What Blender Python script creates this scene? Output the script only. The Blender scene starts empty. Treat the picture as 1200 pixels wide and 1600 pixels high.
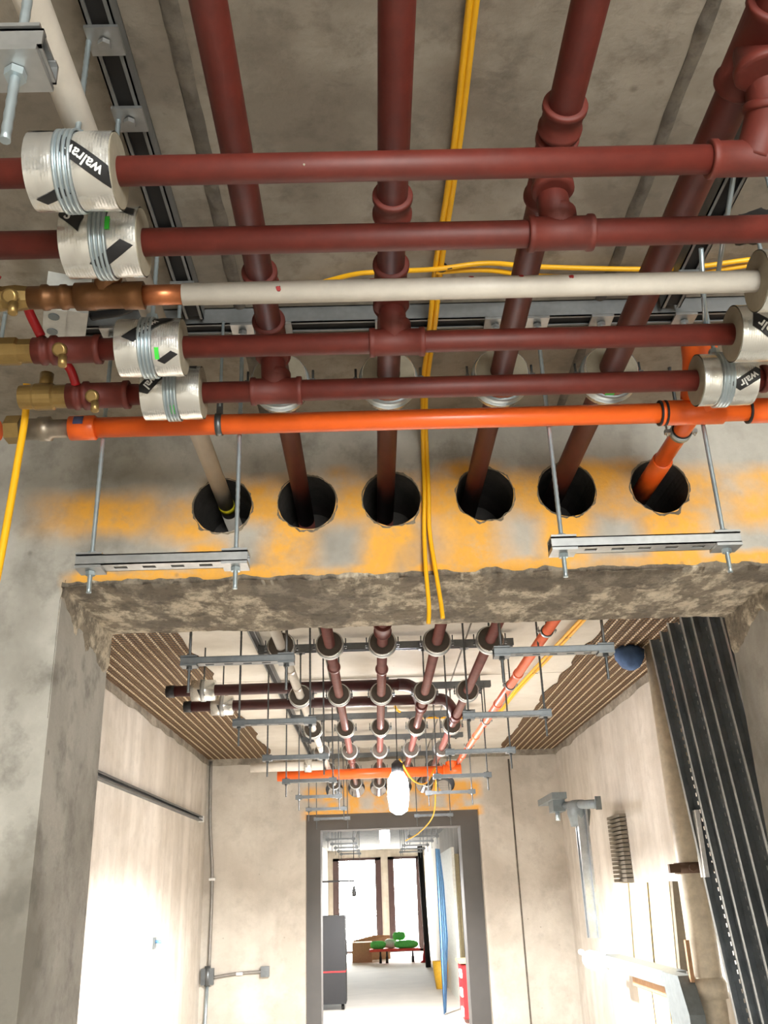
import bpy, bmesh, math, random
from math import sin, cos, pi, radians
from mathutils import Vector, Matrix, noise
random.seed(7)
H = 1.5                                   # camera height; geometry below is written relative to it
sc = bpy.context.scene
C = sc.collection
# ------------------------------------------------------------------ camera
FPX, YAW, PITCH, ROLL = 1438.14322, -2.10495024e-02, 3.92427708e-01, -3.56716873e-02
def cam_matrix():
    c, s = cos, sin
    M = Matrix(((1, 0, 0), (0, 0, -1), (0, 1, 0)))        # world X,Y,Z -> image x right, y down, z forward
    Ry = Matrix(((c(YAW), 0, s(YAW)), (0, 1, 0), (-s(YAW), 0, c(YAW))))
    Rx = Matrix(((1, 0, 0), (0, c(PITCH), s(PITCH)), (0, -s(PITCH), c(PITCH))))
    Rz = Matrix(((c(ROLL), -s(ROLL), 0), (s(ROLL), c(ROLL), 0), (0, 0, 1)))
    A = Rz @ Rx @ Ry @ M
    rx, ry, rz = Vector(A[0]), Vector(A[1]), Vector(A[2])
    m = Matrix((rx, -ry, -rz)).transposed().to_4x4()
    m.translation = (0, 0, H)
    return m
cd = bpy.data.cameras.new('camera'); cam = bpy.data.objects.new('camera', cd); C.objects.link(cam)
cam.matrix_world = cam_matrix()
cd.sensor_fit = 'VERTICAL'; cd.sensor_height = 32.0; cd.lens = FPX / 1600 * 32.0
cd.clip_start = 0.02; cd.clip_end = 200
sc.camera = cam
# ------------------------------------------------------------------ world, lights, exposure
w = bpy.data.worlds.new('overcast'); sc.world = w; w.use_nodes = True
bg = w.node_tree.nodes['Background']; bg.inputs[0].default_value = (1.0, 0.975, 0.94, 1); bg.inputs[1].default_value = 60.0
sc.view_settings.view_transform = 'Standard'; sc.view_settings.look = 'None'
sc.view_settings.exposure = 0.0; sc.view_settings.gamma = 1.0; sc.view_settings.use_curve_mapping = False
def area(name, loc, rot, sx, sy, power, col=(1, .95, .88)):
    l = bpy.data.lights.new(name, 'AREA'); l.shape = 'RECTANGLE'; l.size = sx; l.size_y = sy; l.energy = power; l.color = col
    o = bpy.data.objects.new(name, l); C.objects.link(o); o.location = (loc[0], loc[1], loc[2] + H); o.rotation_euler = rot
    return o
# daylight enters only through the end windows and an added back window; these portals just guide the sampling of the sky
for nm_, loc_, rot_, sx_, sy_ in (('portal_end', (.04, 27.95, -.27), (radians(-90), 0, 0), 2.52, 2.44), ('portal_back', (1.2, -4.0, 0), (radians(90), 0, 0), 1.9, 1.9)):
    area(nm_, loc_, rot_, sx_, sy_, 1).data.cycles.is_portal = True

# ------------------------------------------------------------------ materials
MATS = {}
class NT:
    def __init__(s, name):
        m = bpy.data.materials.new(name); m.use_nodes = True
        s.m = m; s.t = m.node_tree; s.n = s.t.nodes; s.b = s.n['Principled BSDF']; MATS[name] = m
    def new(s, typ, **k):
        x = s.n.new(typ)
        for a, v in k.items(): setattr(x, a, v)
        return x
    def link(s, a, b): s.t.links.new(a, b)
    def put(s, sock, v):
        if isinstance(v, bpy.types.NodeSocket): s.link(v, sock)
        elif v is not None:
            sock.default_value = v
    def coord(s): return s.new('ShaderNodeTexCoord').outputs['Object']
    def mapping(s, v, loc=(0, 0, 0), sc_=(1, 1, 1), rot=(0, 0, 0)):
        x = s.new('ShaderNodeMapping'); s.link(v, x.inputs[0])
        x.inputs[1].default_value = loc; x.inputs[2].default_value = rot; x.inputs[3].default_value = sc_
        return x.outputs[0]
    def noise(s, v, scale, detail=4, rough=.6, dist=0):
        x = s.new('ShaderNodeTexNoise'); s.link(v, x.inputs['Vector']); x.inputs['Scale'].default_value = scale
        x.inputs['Detail'].default_value = detail; x.inputs['Roughness'].default_value = rough; x.inputs['Distortion'].default_value = dist
        return x.outputs['Fac']
    def ramp(s, v, lo, hi):
        x = s.new('ShaderNodeMapRange'); x.clamp = True; s.link(v, x.inputs[0]); x.inputs[1].default_value = lo; x.inputs[2].default_value = hi
        return x.outputs[0]
    def mix(s, f, a, b, mode='MIX'):
        x = s.new('ShaderNodeMix', data_type='RGBA', blend_type=mode); s.put(x.inputs[0], f)
        s.put(x.inputs[6], a if isinstance(a, bpy.types.NodeSocket) else (*a, 1)); s.put(x.inputs[7], b if isinstance(b, bpy.types.NodeSocket) else (*b, 1))
        return x.outputs[2]
    def math(s, op, a, b=0.0, clamp=False):
        x = s.new('ShaderNodeMath', operation=op, use_clamp=clamp); s.put(x.inputs[0], a); s.put(x.inputs[1], b); return x.outputs[0]
    def bump(s, h, strength=.3, dist=.01):
        x = s.new('ShaderNodeBump'); s.link(h, x.inputs['Height']); x.inputs['Strength'].default_value = strength; x.inputs['Distance'].default_value = dist
        s.link(x.outputs[0], s.b.inputs['Normal'])
    def col(s, c): s.put(s.b.inputs['Base Color'], c if isinstance(c, bpy.types.NodeSocket) else (*c, 1))

def srgb(r, g, b):
    f = lambda c: (c / 255) / 12.92 if c / 255 <= .04045 else ((c / 255 + .055) / 1.055) ** 2.4
    return (f(r), f(g), f(b))

def simple(name, col, rough=.5, metal=0, var=.12, scale=30, bump=.0, emit=0):
    t = NT(name); v = t.coord(); n = t.noise(v, scale, 3)
    t.col(t.mix(t.ramp(n, .3, .7), tuple(c * (1 - var) for c in col), tuple(min(1, c * (1 + var)) for c in col)))
    t.b.inputs['Roughness'].default_value = rough; t.b.inputs['Metallic'].default_value = metal
    if bump: t.bump(n, bump, .004)
    if emit:
        t.b.inputs['Emission Color'].default_value = (*col, 1); t.b.inputs['Emission Strength'].default_value = emit
    return t.m

def concrete(name, base, dark, spots=.5, streak=None, scale=1.0, rough=.85, yellow=None, pits=True):
    t = NT(name); v = t.coord()
    n1 = t.noise(v, 1.6 * scale, 5, .62, .3); n2 = t.noise(v, 9 * scale, 5, .65); n3 = t.noise(v, 90, 3, .6)
    c = t.mix(t.ramp(n1, .38, .62), base, dark)
    c = t.mix(t.math('MULTIPLY', t.ramp(n2, .5, .75), spots), c, tuple(x * .62 for x in dark))
    if streak:                                  # shutter-board streaks running vertically
        vs = t.mapping(v, sc_=(streak, streak, .25)); ns = t.noise(vs, 1.0, 3, .6)
        c = t.mix(t.math('MULTIPLY', t.ramp(ns, .42, .72), .45), c, tuple(x * .72 for x in dark))
        ns2 = t.noise(t.mapping(v, sc_=(streak * .5, streak * .5, .12), loc=(3, 1, 0)), 1.0, 2, .5)
        c = t.mix(t.math('MULTIPLY', t.ramp(ns2, .5, .66), .3), c, tuple(min(1, x * 1.3) for x in base))
    if yellow: c = yellow(t, v, c)
    if pits:
        vo = t.new('ShaderNodeTexVoronoi'); t.link(v, vo.inputs['Vector']); vo.inputs['Scale'].default_value = 11
        m = t.math('MULTIPLY', t.math('SUBTRACT', 1.0, t.ramp(vo.outputs['Distance'], .03, .10)), t.ramp(t.noise(v, 5, 2), .52, .6))
        c = t.mix(t.math('MULTIPLY', m, .55), c, tuple(x * .4 for x in dark))
    c = t.mix(t.math('MULTIPLY', n3, .25), c, tuple(x * .8 for x in dark))
    t.col(c); t.b.inputs['Roughness'].default_value = rough
    t.bump(t.math('ADD', t.math('MULTIPLY', n2, .8), t.math('MULTIPLY', n3, .3)), .25, .012)
    return t.m

# spray-paint patches on the beam face: (centre x, centre z, half width, half height, weight)
def yellow_face(t, v, base):
    vd = t.new('ShaderNodeVectorMath', operation='ADD'); nn = t.new('ShaderNodeTexNoise'); t.link(v, nn.inputs['Vector']); nn.inputs['Scale'].default_value = 7
    nn.inputs['Detail'].default_value = 5
    sb = t.new('ShaderNodeVectorMath', operation='MULTIPLY_ADD'); t.link(nn.outputs['Color'], sb.inputs[0]); sb.inputs[1].default_value = (.07,) * 3; sb.inputs[2].default_value = (-.035,) * 3
    t.link(v, vd.inputs[0]); t.link(sb.outputs[0], vd.inputs[1]); p = vd.outputs[0]
    sep = t.new('ShaderNodeSeparateXYZ'); t.link(p, sep.inputs[0]); X, Z = sep.outputs[0], sep.outputs[2]
    zc = lambda z: z + H
    def box(x0, x1, z0, z1, sx=.035, sz=.02):
        a = t.math('MULTIPLY', t.ramp(X, x0 - sx, x0 + sx), t.math('SUBTRACT', 1.0, t.ramp(X, x1 - sx, x1 + sx)))
        b = t.math('MULTIPLY', t.ramp(Z, zc(z0) - sz, zc(z0) + sz), t.math('SUBTRACT', 1.0, t.ramp(Z, zc(z1) - sz, zc(z1) + sz)))
        return t.math('MULTIPLY', a, b)
    add = None
    for q in [(-.76, 3, .70, .79, .03, .012), (-.84, -.52, .885, 1.00, .09, .03), (-.55, -.40, .86, .985, .05, .03), (-.40, .99, .90, 1.035, .06, .03), (.93, 3, .86, 1.03, .08, .03),
              (-.47, -.33, .74, .875), (-.27, -.13, .74, .95), (-.02, .13, .74, .95), (.17, .37, .74, .95, .06, .03), (.44, .60, .74, .95), (.72, .90, .74, .92),
              (-.12, -.03, 1.0, 1.06), (.22, .36, 1.0, 1.07), (.55, .75, .98, 1.06)]:
        b = box(*q); add = b if add is None else t.math('MAXIMUM', add, b)
    sub = None
    for q in [(-.125, -.03, .775, .90), (-.37, -.27, .79, .90), (.355, .43, .80, .93, .04, .04), (.60, .71, .80, .885, .04, .02), (-1, -.6, .80, .87, .05, .02)]:
        b = box(*q); sub = b if sub is None else t.math('MAXIMUM', sub, b)
    m = t.math('MULTIPLY', add, t.math('SUBTRACT', 1.0, t.math('MULTIPLY', sub, .85)))
    wear = t.ramp(t.noise(v, 26, 6, .7), .28, .5)
    m = t.math('MULTIPLY', m, t.math('ADD', .62, t.math('MULTIPLY', wear, .38)))
    m = t.math('MULTIPLY', m, t.ramp(t.noise(t.mapping(v, loc=(4, 0, 2)), 5, 3), .2, .5))
    return t.mix(t.math('MULTIPLY', m, .93), base, srgb(238, 170, 46))

concrete('ceiling_concrete', srgb(166, 158, 145), srgb(130, 121, 108), .8, scale=2)
concrete('ceiling_mid', srgb(206, 202, 192), srgb(190, 184, 172), .25)
concrete('pale_wall', srgb(212, 206, 197), srgb(188, 180, 168), .4, streak=7)
concrete('beam_concrete', srgb(190, 186, 177), srgb(132, 127, 117), .8, streak=4, yellow=yellow_face)
concrete('far_beam', srgb(180, 172, 158), srgb(150, 142, 128), .4, streak=4)
def broken(name):
    t = NT(name); v = t.coord(); vm = t.mapping(v, sc_=(1.5, .9, 1))
    n1 = t.noise(vm, 8, 9, .72); n2 = t.noise(v, 55, 6, .75); n0 = t.noise(vm, 2.6, 5, .65); n4 = t.noise(t.mapping(v, loc=(5, 3, 1)), 16, 6, .7)
    c = t.mix(t.ramp(n1, .47, .56), srgb(132, 121, 105), srgb(202, 189, 167))
    sp = t.new('ShaderNodeSeparateXYZ'); t.link(v, sp.inputs[0]); fr = t.math('MULTIPLY', t.math('SUBTRACT', 1.0, t.ramp(sp.outputs[1], 2.25, 2.52)), .12)
    c = t.mix(t.math('MULTIPLY', t.ramp(t.math('ADD', n0, fr), .52, .56), .7), c, srgb(100, 91, 80))
    c = t.mix(t.math('MULTIPLY', t.ramp(n4, .55, .62), .5), c, srgb(82, 75, 66))
    c = t.mix(t.math('MULTIPLY', t.ramp(n2, .5, .65), .5), c, srgb(70, 64, 56))
    t.col(c); t.b.inputs['Roughness'].default_value = .95; t.bump(t.math('ADD', t.math('MULTIPLY', n1, .6), t.math('MULTIPLY', n2, .4)), .5, .012)
broken('broken_concrete')
concrete('mortar', srgb(120, 112, 100), srgb(92, 86, 78), .7, scale=6)
concrete('ledge_mortar', srgb(168, 160, 146), srgb(120, 112, 100), .7, scale=3)
concrete('rim_grey', srgb(140, 128, 108), srgb(84, 76, 64), .7, scale=6)
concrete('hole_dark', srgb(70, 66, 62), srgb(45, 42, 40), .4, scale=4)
simple('floor_screed', srgb(215, 208, 198), .7, 0, .06, 2)
def pipe_paint(name, c, rough, var=.2, smudge=.3):
    t = NT(name); v = t.coord(); n = t.noise(v, 22, 5, .65); n2 = t.noise(v, 160, 2)
    k = t.mix(t.ramp(n, .3, .7), tuple(x * (1 - var) for x in c), tuple(x * (1 + var) for x in c))
    k = t.mix(t.math('MULTIPLY', t.ramp(t.noise(v, 7, 5, .7), .6, .75), smudge), k, tuple(min(1, x * 1.3 + .04) for x in c))
    t.col(k); t.b.inputs['Roughness'].default_value = rough; t.bump(n2, .08, .002)
pipe_paint('red_pipe', srgb(90, 30, 21), .55)
pipe_paint('red_fitting', srgb(94, 33, 23), .62)
pipe_paint('red_pipe_shiny_lit', srgb(114, 64, 58), .34)  # glossier pipe beyond the beam, glare mixed into a pinker red
pipe_paint('shaded_red_pipe', srgb(62, 22, 22), .45)  # pipe red with the shade of the unlit cross pipes put into the colour
pipe_paint('orange_pipe', srgb(236, 100, 34), .33, .06, .1)
pipe_paint('orange_far', srgb(236, 112, 70), .35, .06, .1)
pipe_paint('white_pipe', srgb(198, 191, 180), .5, .07, .25)
pipe_paint('yellow_cable', srgb(236, 176, 22), .45, .05, .05)
pipe_paint('grey_riser', srgb(200, 190, 170), .4, .18, .5)
pipe_paint('copper', srgb(176, 108, 70), .35); MATS['copper'].node_tree.nodes['Principled BSDF'].inputs['Metallic'].default_value = .75
pipe_paint('old_copper', srgb(122, 84, 52), .45); MATS['old_copper'].node_tree.nodes['Principled BSDF'].inputs['Metallic'].default_value = .6
pipe_paint('brass', srgb(150, 124, 76), .35); MATS['brass'].node_tree.nodes['Principled BSDF'].inputs['Metallic'].default_value = .7
pipe_paint('dull_steel', srgb(150, 140, 126), .4); MATS['dull_steel'].node_tree.nodes['Principled BSDF'].inputs['Metallic'].default_value = .7
def galv(name, c, rough=.38, metal=.85):
    t = NT(name); v = t.coord(); vo = t.new('ShaderNodeTexVoronoi'); t.link(v, vo.inputs['Vector']); vo.inputs['Scale'].default_value = 90
    n = t.noise(v, 12, 4)
    k = t.mix(t.ramp(n, .35, .65), tuple(x * .75 for x in c), c)
    k = t.mix(t.math('MULTIPLY', vo.outputs['Distance'], .35), k, tuple(x * .6 for x in c))
    t.col(k); t.b.inputs['Roughness'].default_value = rough; t.b.inputs['Metallic'].default_value = metal
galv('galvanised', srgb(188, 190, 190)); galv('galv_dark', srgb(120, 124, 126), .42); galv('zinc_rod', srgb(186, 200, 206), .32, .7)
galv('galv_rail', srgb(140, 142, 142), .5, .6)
galv('stud_steel', srgb(128, 136, 142), .35, .35)
galv('stud_edge', srgb(190, 196, 200), .3)  # flange steel lightened, edge glints put into the colour
t = NT('foil'); v = t.coord(); wv = t.new('ShaderNodeTexWave'); t.link(v, wv.inputs[0]); wv.inputs['Scale'].default_value = 75; wv.bands_direction = 'X'
wn = t.noise(v, 30, 5, .6); t.col(srgb(226, 226, 222)); t.b.inputs['Metallic'].default_value = .82; t.b.inputs['Roughness'].default_value = .26
t.bump(t.math('ADD', t.math('MULTIPLY', wv.outputs['Fac'], .03), t.math('MULTIPLY', wn, .8)), .3, .006)
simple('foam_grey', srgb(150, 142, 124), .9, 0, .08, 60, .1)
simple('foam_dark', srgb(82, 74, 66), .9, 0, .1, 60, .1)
simple('label_black', srgb(22, 22, 24), .45); simple('label_white', srgb(225, 225, 222), .5); simple('label_green', srgb(60, 200, 60), .5)
simple('black_rubber', srgb(24, 24, 26), .55); simple('dark_gap', srgb(26, 25, 25), .8)
simple('red_handle', srgb(170, 20, 28), .4); simple('junction_white', srgb(190, 190, 184), .5)
simple('blue_foam', srgb(70, 98, 140), .8, 0, .25, 18); simple('frame_grey', srgb(84, 82, 80), .75, 0, .08, 3)
simple('window_frame', srgb(66, 46, 46), .5); simple('cardboard', srgb(176, 136, 104), .8); simple('sack_green', srgb(100, 215, 100), .6)
simple('sack_white', srgb(225, 228, 220), .6); simple('trolley_red', srgb(225, 70, 50), .5); simple('cabinet_black', srgb(12, 14, 20), .5)
simple('sheet_blue', srgb(110, 160, 205), .5); simple('yellow_plastic', srgb(245, 190, 60), .5); simple('board_cream', srgb(190, 176, 140), .7, 0, .04)
simple('board_grey', srgb(120, 112, 98), .8); simple('rust_bracket', srgb(92, 70, 54), .6, .3); simple('grey_paint', srgb(112, 120, 122), .5, .2)
simple('tan_wood', srgb(176, 138, 104), .8); simple('olive', srgb(120, 112, 86), .8); simple('conduit_grey', srgb(138, 134, 128), .4, .4)
simple('paint_mark', srgb(150, 30, 30), .6); simple('tape_yellow', srgb(190, 180, 30), .5); simple('tape_blue', srgb(70, 80, 120), .5)
simple('pale_wrap', srgb(196, 180, 160), .6)
t = NT('lamp_glow'); t.b.inputs['Emission Color'].default_value = (1, .98, 1, 1); t.b.inputs['Emission Strength'].default_value = 110
t = NT('lath_mesh'); v = t.coord(); wx = t.new('ShaderNodeTexWave'); t.link(v, wx.inputs[0]); wx.bands_direction = 'Y'; wx.inputs['Scale'].default_value = 8
wy = t.new('ShaderNodeTexWave'); t.link(v, wy.inputs[0]); wy.bands_direction = 'X'; wy.inputs['Scale'].default_value = 16
hgt = t.math('MULTIPLY', wx.outputs['Fac'], t.math('ADD', wy.outputs['Fac'], .4))
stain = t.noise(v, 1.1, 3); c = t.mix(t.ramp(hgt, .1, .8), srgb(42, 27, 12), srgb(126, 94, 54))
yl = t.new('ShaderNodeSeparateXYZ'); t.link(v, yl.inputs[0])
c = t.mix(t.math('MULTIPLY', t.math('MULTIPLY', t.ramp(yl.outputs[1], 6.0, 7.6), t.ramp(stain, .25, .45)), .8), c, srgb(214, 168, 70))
t.col(c); t.b.inputs['Roughness'].default_value = .7; t.bump(hgt, .8, .01)
t = NT('lath_rib'); v = t.coord(); wv = t.new('ShaderNodeTexWave'); t.link(v, wv.inputs[0]); wv.bands_direction = 'Y'; wv.inputs['Scale'].default_value = 9
t.col(t.mix(t.ramp(wv.outputs['Fac'], .25, .6), srgb(112, 88, 60), srgb(206, 190, 160))); t.b.inputs['Roughness'].default_value = .5
m = bpy.data.materials.new('glass'); m.use_nodes = True; MATS['glass'] = m; nt = m.node_tree; nt.nodes.clear()
o_ = nt.nodes.new('ShaderNodeOutputMaterial'); tr = nt.nodes.new('ShaderNodeBsdfTransparent'); gl = nt.nodes.new('ShaderNodeBsdfGlossy'); mx = nt.nodes.new('ShaderNodeMixShader')
tr.inputs[0].default_value = (.95, .97, .97, 1); gl.inputs['Roughness'].default_value = .02; mx.inputs[0].default_value = .06
nt.links.new(tr.outputs[0], mx.inputs[1]); nt.links.new(gl.outputs[0], mx.inputs[2]); nt.links.new(mx.outputs[0], o_.inputs[0])

# ------------------------------------------------------------------ mesh builder
class MB:
    def __init__(s): s.v = []; s.f = []; s.sm = []
    def add(s, vs, fs, smooth=False):
        o = len(s.v); s.v += [Vector(p) for p in vs]; s.f += [tuple(i + o for i in f) for f in fs]; s.sm += [smooth] * len(fs); return s
    def box(s, x0, x1, y0, y1, z0, z1, M=None):
        vs = [Vector((x, y, z)) for x in (x0, x1) for y in (y0, y1) for z in (z0, z1)]
        if M: vs = [M @ p for p in vs]
        return s.add(vs, [(0, 1, 3, 2), (4, 6, 7, 5), (0, 4, 5, 1), (2, 3, 7, 6), (0, 2, 6, 4), (1, 5, 7, 3)])
    def frame(s, d):
        d = Vector(d).normalized(); a = Vector((0, 0, 1)) if abs(d.z) < .9 else Vector((1, 0, 0))
        u = d.cross(a).normalized(); return d, u, u.cross(d) * -1
    def lathe(s, p, d, prof, n=24, smooth=True, caps=True, wob=0):
        p = Vector(p); d, u, w_ = s.frame(d); vs = []
        for k, (t_, r) in enumerate(prof):
            for i in range(n):
                a = 2 * pi * i / n; rr = r * (1 + (random.uniform(-wob, wob) if wob else 0))
                vs.append(p + d * t_ + (u * cos(a) + w_ * sin(a)) * rr)
        fs = []
        for k in range(len(prof) - 1):
            for i in range(n):
                j = (i + 1) % n; fs.append((k * n + i, (k + 1) * n + i, (k + 1) * n + j, k * n + j))
        s.add(vs, fs, smooth)
        if caps:
            o = len(s.v) - len(vs); m = (len(prof) - 1) * n
            s.f.append(tuple(o + i for i in range(n))); s.sm.append(False)
            s.f.append(tuple(o + m + n - 1 - i for i in range(n))); s.sm.append(False)
        return s
    def cyl(s, a, b, r, n=24, r2=None):
        a = Vector(a); b = Vector(b); return s.lathe(a, b - a, [(0, r), ((b - a).length, r if r2 is None else r2)], n)
    def hollow(s, p, d, ro, ri, L, n=28):
        return s.lathe(p, d, [(0, ri), (0, ro), (L, ro), (L, ri), (0, ri)], n, False, False)
    def hexa(s, p, d, r, L): return s.lathe(p, d, [(0, r), (L, r)], 6, False)
    def tube(s, pts, r, n=10, closed=False):
        pts = [Vector(p) for p in pts]; N = len(pts); vs = []; up = None
        for k, p in enumerate(pts):
            d = (pts[min(k + 1, N - 1)] - pts[max(k - 1, 0)]).normalized()
            if up is None: _, u, _w = s.frame(d)
            else: u = (up - d * up.dot(d)).normalized()
            up = u; w_ = d.cross(u)
            rr = r[k] if isinstance(r, (list, tuple)) else r
            for i in range(n): a = 2 * pi * i / n; vs.append(p + (u * cos(a) + w_ * sin(a)) * rr)
        fs = [(k * n + i, k * n + (i + 1) % n, (k + 1) * n + (i + 1) % n, (k + 1) * n + i) for k in range(N - 1) for i in range(n)]
        fs += [tuple(range(n - 1, -1, -1)), tuple((N - 1) * n + i for i in range(n))]
        return s.add(vs, fs, True)
def spline(pts, k=8):
    P = [Vector(p) for p in pts]; P = [P[0]] + P + [P[-1]]; out = []
    for i in range(1, len(P) - 2):
        a, b, c, d = P[i - 1:i + 3]
        for j in range(k):
            t_ = j / k; out.append(.5 * ((2 * b) + (c - a) * t_ + (2 * a - 5 * b + 4 * c - d) * t_ ** 2 + (3 * b - a - 3 * c + d) * t_ ** 3))
    out.append(P[-2]); return out

def mkobj(name, mb, mat, loc=(0, 0, 0), parent=None):
    me = bpy.data.meshes.new(name); L = Vector(loc)
    me.from_pydata([tuple(p - L) for p in mb.v], [], mb.f); me.validate()
    if len(mb.sm) == len(me.polygons): me.polygons.foreach_set('use_smooth', mb.sm)
    me.materials.append(MATS[mat]); me.update()
    bm = bmesh.new(); bm.from_mesh(me); bmesh.ops.recalc_face_normals(bm, faces=bm.faces); bm.to_mesh(me); bm.free()
    o = bpy.data.objects.new(name, me); C.objects.link(o)
    if parent: o.parent = parent
    else: o.location = (loc[0], loc[1], loc[2] + H)
    return o
class Thing:
    def __init__(s, name, label, cat, loc, group=None):
        s.o = bpy.data.objects.new(name, None); C.objects.link(s.o); s.loc = Vector(loc)
        s.o.location = (loc[0], loc[1], loc[2] + H); s.o.empty_display_size = .05
        s.o['label'] = label; s.o['category'] = cat
        if group: s.o['group'] = group
    def part(s, name, mb, mat, parent=None, label=None):
        o = mkobj(name, mb, mat, s.loc, parent or s.o)
        if label: o['label'] = label
        return o
def solo(name, mb, mat, label, cat, loc, group=None, kind=None):
    o = mkobj(name, mb, mat, loc); o['label'] = label; o['category'] = cat
    if group: o['group'] = group
    if kind: o['kind'] = kind
    return o
def struct(name, mb, mat, loc=(0, 0, 0)):
    # object coordinates of the setting are absolute, so the paint masks line up with the place
    for p in mb.v: p.z += H
    me = bpy.data.meshes.new(name); me.from_pydata([tuple(p) for p in mb.v], [], mb.f); me.materials.append(MATS[mat]); me.update()
    if len(mb.sm) == len(me.polygons): me.polygons.foreach_set('use_smooth', mb.sm)
    bm = bmesh.new(); bm.from_mesh(me); bmesh.ops.recalc_face_normals(bm, faces=bm.faces); bm.to_mesh(me); bm.free()
    o = bpy.data.objects.new(name, me); C.objects.link(o); o['kind'] = 'structure'; return o
def spart(name, mb, mat, parent, label=None):
    o = struct(name, mb, mat); del o['kind']; o.parent = parent
    if label: o['label'] = label
    return o
def copy_tree(root, loc, label, group=None):
    r = root.copy(); C.objects.link(r); r.location = (loc[0], loc[1], loc[2] + H); r['label'] = label
    if group: r['group'] = group
    for ch in list(root.children):
        c = ch.copy(); C.objects.link(c); c.parent = r
        for g in list(ch.children):
            d = g.copy(); C.objects.link(d); d.parent = c
    return r

# ------------------------------------------------------------------ the setting
OX0, OX1, ZL = -.78, 1.09, .757            # doorway sides and lintel height (relative to camera)
Y0, Y1, YF0, YF1 = 2.25, 2.70, 9.70, 10.15
ZN, ZM = 1.185, 1.33                       # near and middle ceiling heights
def rough_cutter(x, z, r, y0, y1, n=40, seed=0):
    mb = MB(); rnd = random.Random(seed); vs = []; prof = [(y0 - .02, 1.03), (y0 + .012, 1.005), (y0 + .04, .99), (y1 + .02, .99)]
    for k, (y, s_) in enumerate(prof):
        for i in range(n):
            a = 2 * pi * i / n; j = 1 + .05 * noise.noise(Vector((cos(a) * 2.2 + seed, sin(a) * 2.2, k * .3))) * (1 if k < 2 else .3) + rnd.uniform(-.006, .006)
            vs.append((x + r * s_ * j * cos(a), y, z + r * s_ * j * sin(a) + H))
    fs = [(k * n + i, k * n + (i + 1) % n, (k + 1) * n + (i + 1) % n, (k + 1) * n + i) for k in range(3) for i in range(n)]
    fs += [tuple(range(n)), tuple(3 * n + i for i in reversed(range(n)))]
    mb.add(vs, fs)
    me = bpy.data.meshes.new('cut'); me.from_pydata([tuple(p) for p in mb.v], [], mb.f)
    bm = bmesh.new(); bm.from_mesh(me); bmesh.ops.recalc_face_normals(bm, faces=bm.faces); bm.to_mesh(me); bm.free(); return me
def wall_with_opening(name, mat, y0, y1, xa, xb, ox0, ox1, top, holes):
    mb = MB()
    # one solid: doorway-shaped outline pushed through the wall thickness
    out = [(xa, -1.5), (ox0, -1.5), (ox0, ZL), (ox1, ZL), (ox1, -1.5), (xb, -1.5), (xb, top), (xa, top)]
    vs = [(x, y0, z) for x, z in out] + [(x, y1, z) for x, z in out]; n = 8
    quads = [(0, 1, 2, 7), (2, 3, 6, 7), (3, 4, 5, 6)]
    mb.add(vs, quads + [tuple(n + i for i in reversed(q)) for q in quads] + [(i, n + i, n + (i + 1) % n, (i + 1) % n) for i in range(n)])
    o = struct(name, mb, mat)
    if holes:
        bm = bmesh.new()
        for h in holes:
            me = rough_cutter(h[0], h[1], h[2], y0, y1, seed=int(h[0] * 100)); bm.from_mesh(me); bpy.data.meshes.remove(me)
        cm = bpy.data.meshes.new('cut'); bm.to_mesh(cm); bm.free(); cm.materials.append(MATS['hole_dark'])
        co = bpy.data.objects.new('cutter', cm); C.objects.link(co)
        md = o.modifiers.new('b', 'BOOLEAN'); md.operation = 'DIFFERENCE'; md.object = co; md.solver = 'EXACT'
        md.material_mode = 'TRANSFER'
        dg = bpy.context.evaluated_depsgraph_get(); ne = bpy.data.meshes.new_from_object(o.evaluated_get(dg))
        o.modifiers.clear(); o.data = ne; bpy.data.objects.remove(co)
    return o
HOLES = [(-.380, .962), (-.156, .966), (.069, .968), (.319, .975), (.539, .982), (.789, .984)]
wf = wall_with_opening('wall_front', 'beam_concrete', Y0, Y1, -2.6, 2.6, OX0, OX1, ZM, [(x, z, .0765) for x, z in HOLES])
# broken rims of concrete round each core hole
for k, (x, z) in enumerate(HOLES):
    rnd = random.Random(k + 3); n = 60; vs = []
    for ring, (rr, dy) in enumerate(((.0768, .004), (.0775, -.0005), (.081, .0008))):
        for i in range(n):
            a = 2 * pi * i / n; low = .5 + .5 * max(0, -sin(a)); j = .003 * ring * (noise.noise(Vector((cos(a) * 3.3, sin(a) * 3.3, k * 1.7))) * 3 + .7) * low * low + rnd.uniform(-.0008, .0008) * ring
            vs.append((x + (rr + j) * cos(a), Y0 + dy - rnd.uniform(0, .003) * (ring == 1), z + (rr + j) * sin(a)))
    spart('chipped_rim', MB().add(vs, [(q * n + i, q * n + (i + 1) % n, (q + 1) * n + (i + 1) % n, (q + 1) * n + i) for q in (0, 1) for i in range(n)], True), 'rim_grey', wf)
for k, (x, z) in enumerate(HOLES):
    lx = (-.385, -.174, .055, .293, .525, .763)[k]
    spart('hole_light_stop', MB().lathe((x, 2.52, z), (0, 1, 0), [(0, .078), (.03, .078)], 32, False), 'hole_dark', wf)  # unseen dark plug, added to stop light leaking through the hole
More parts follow.
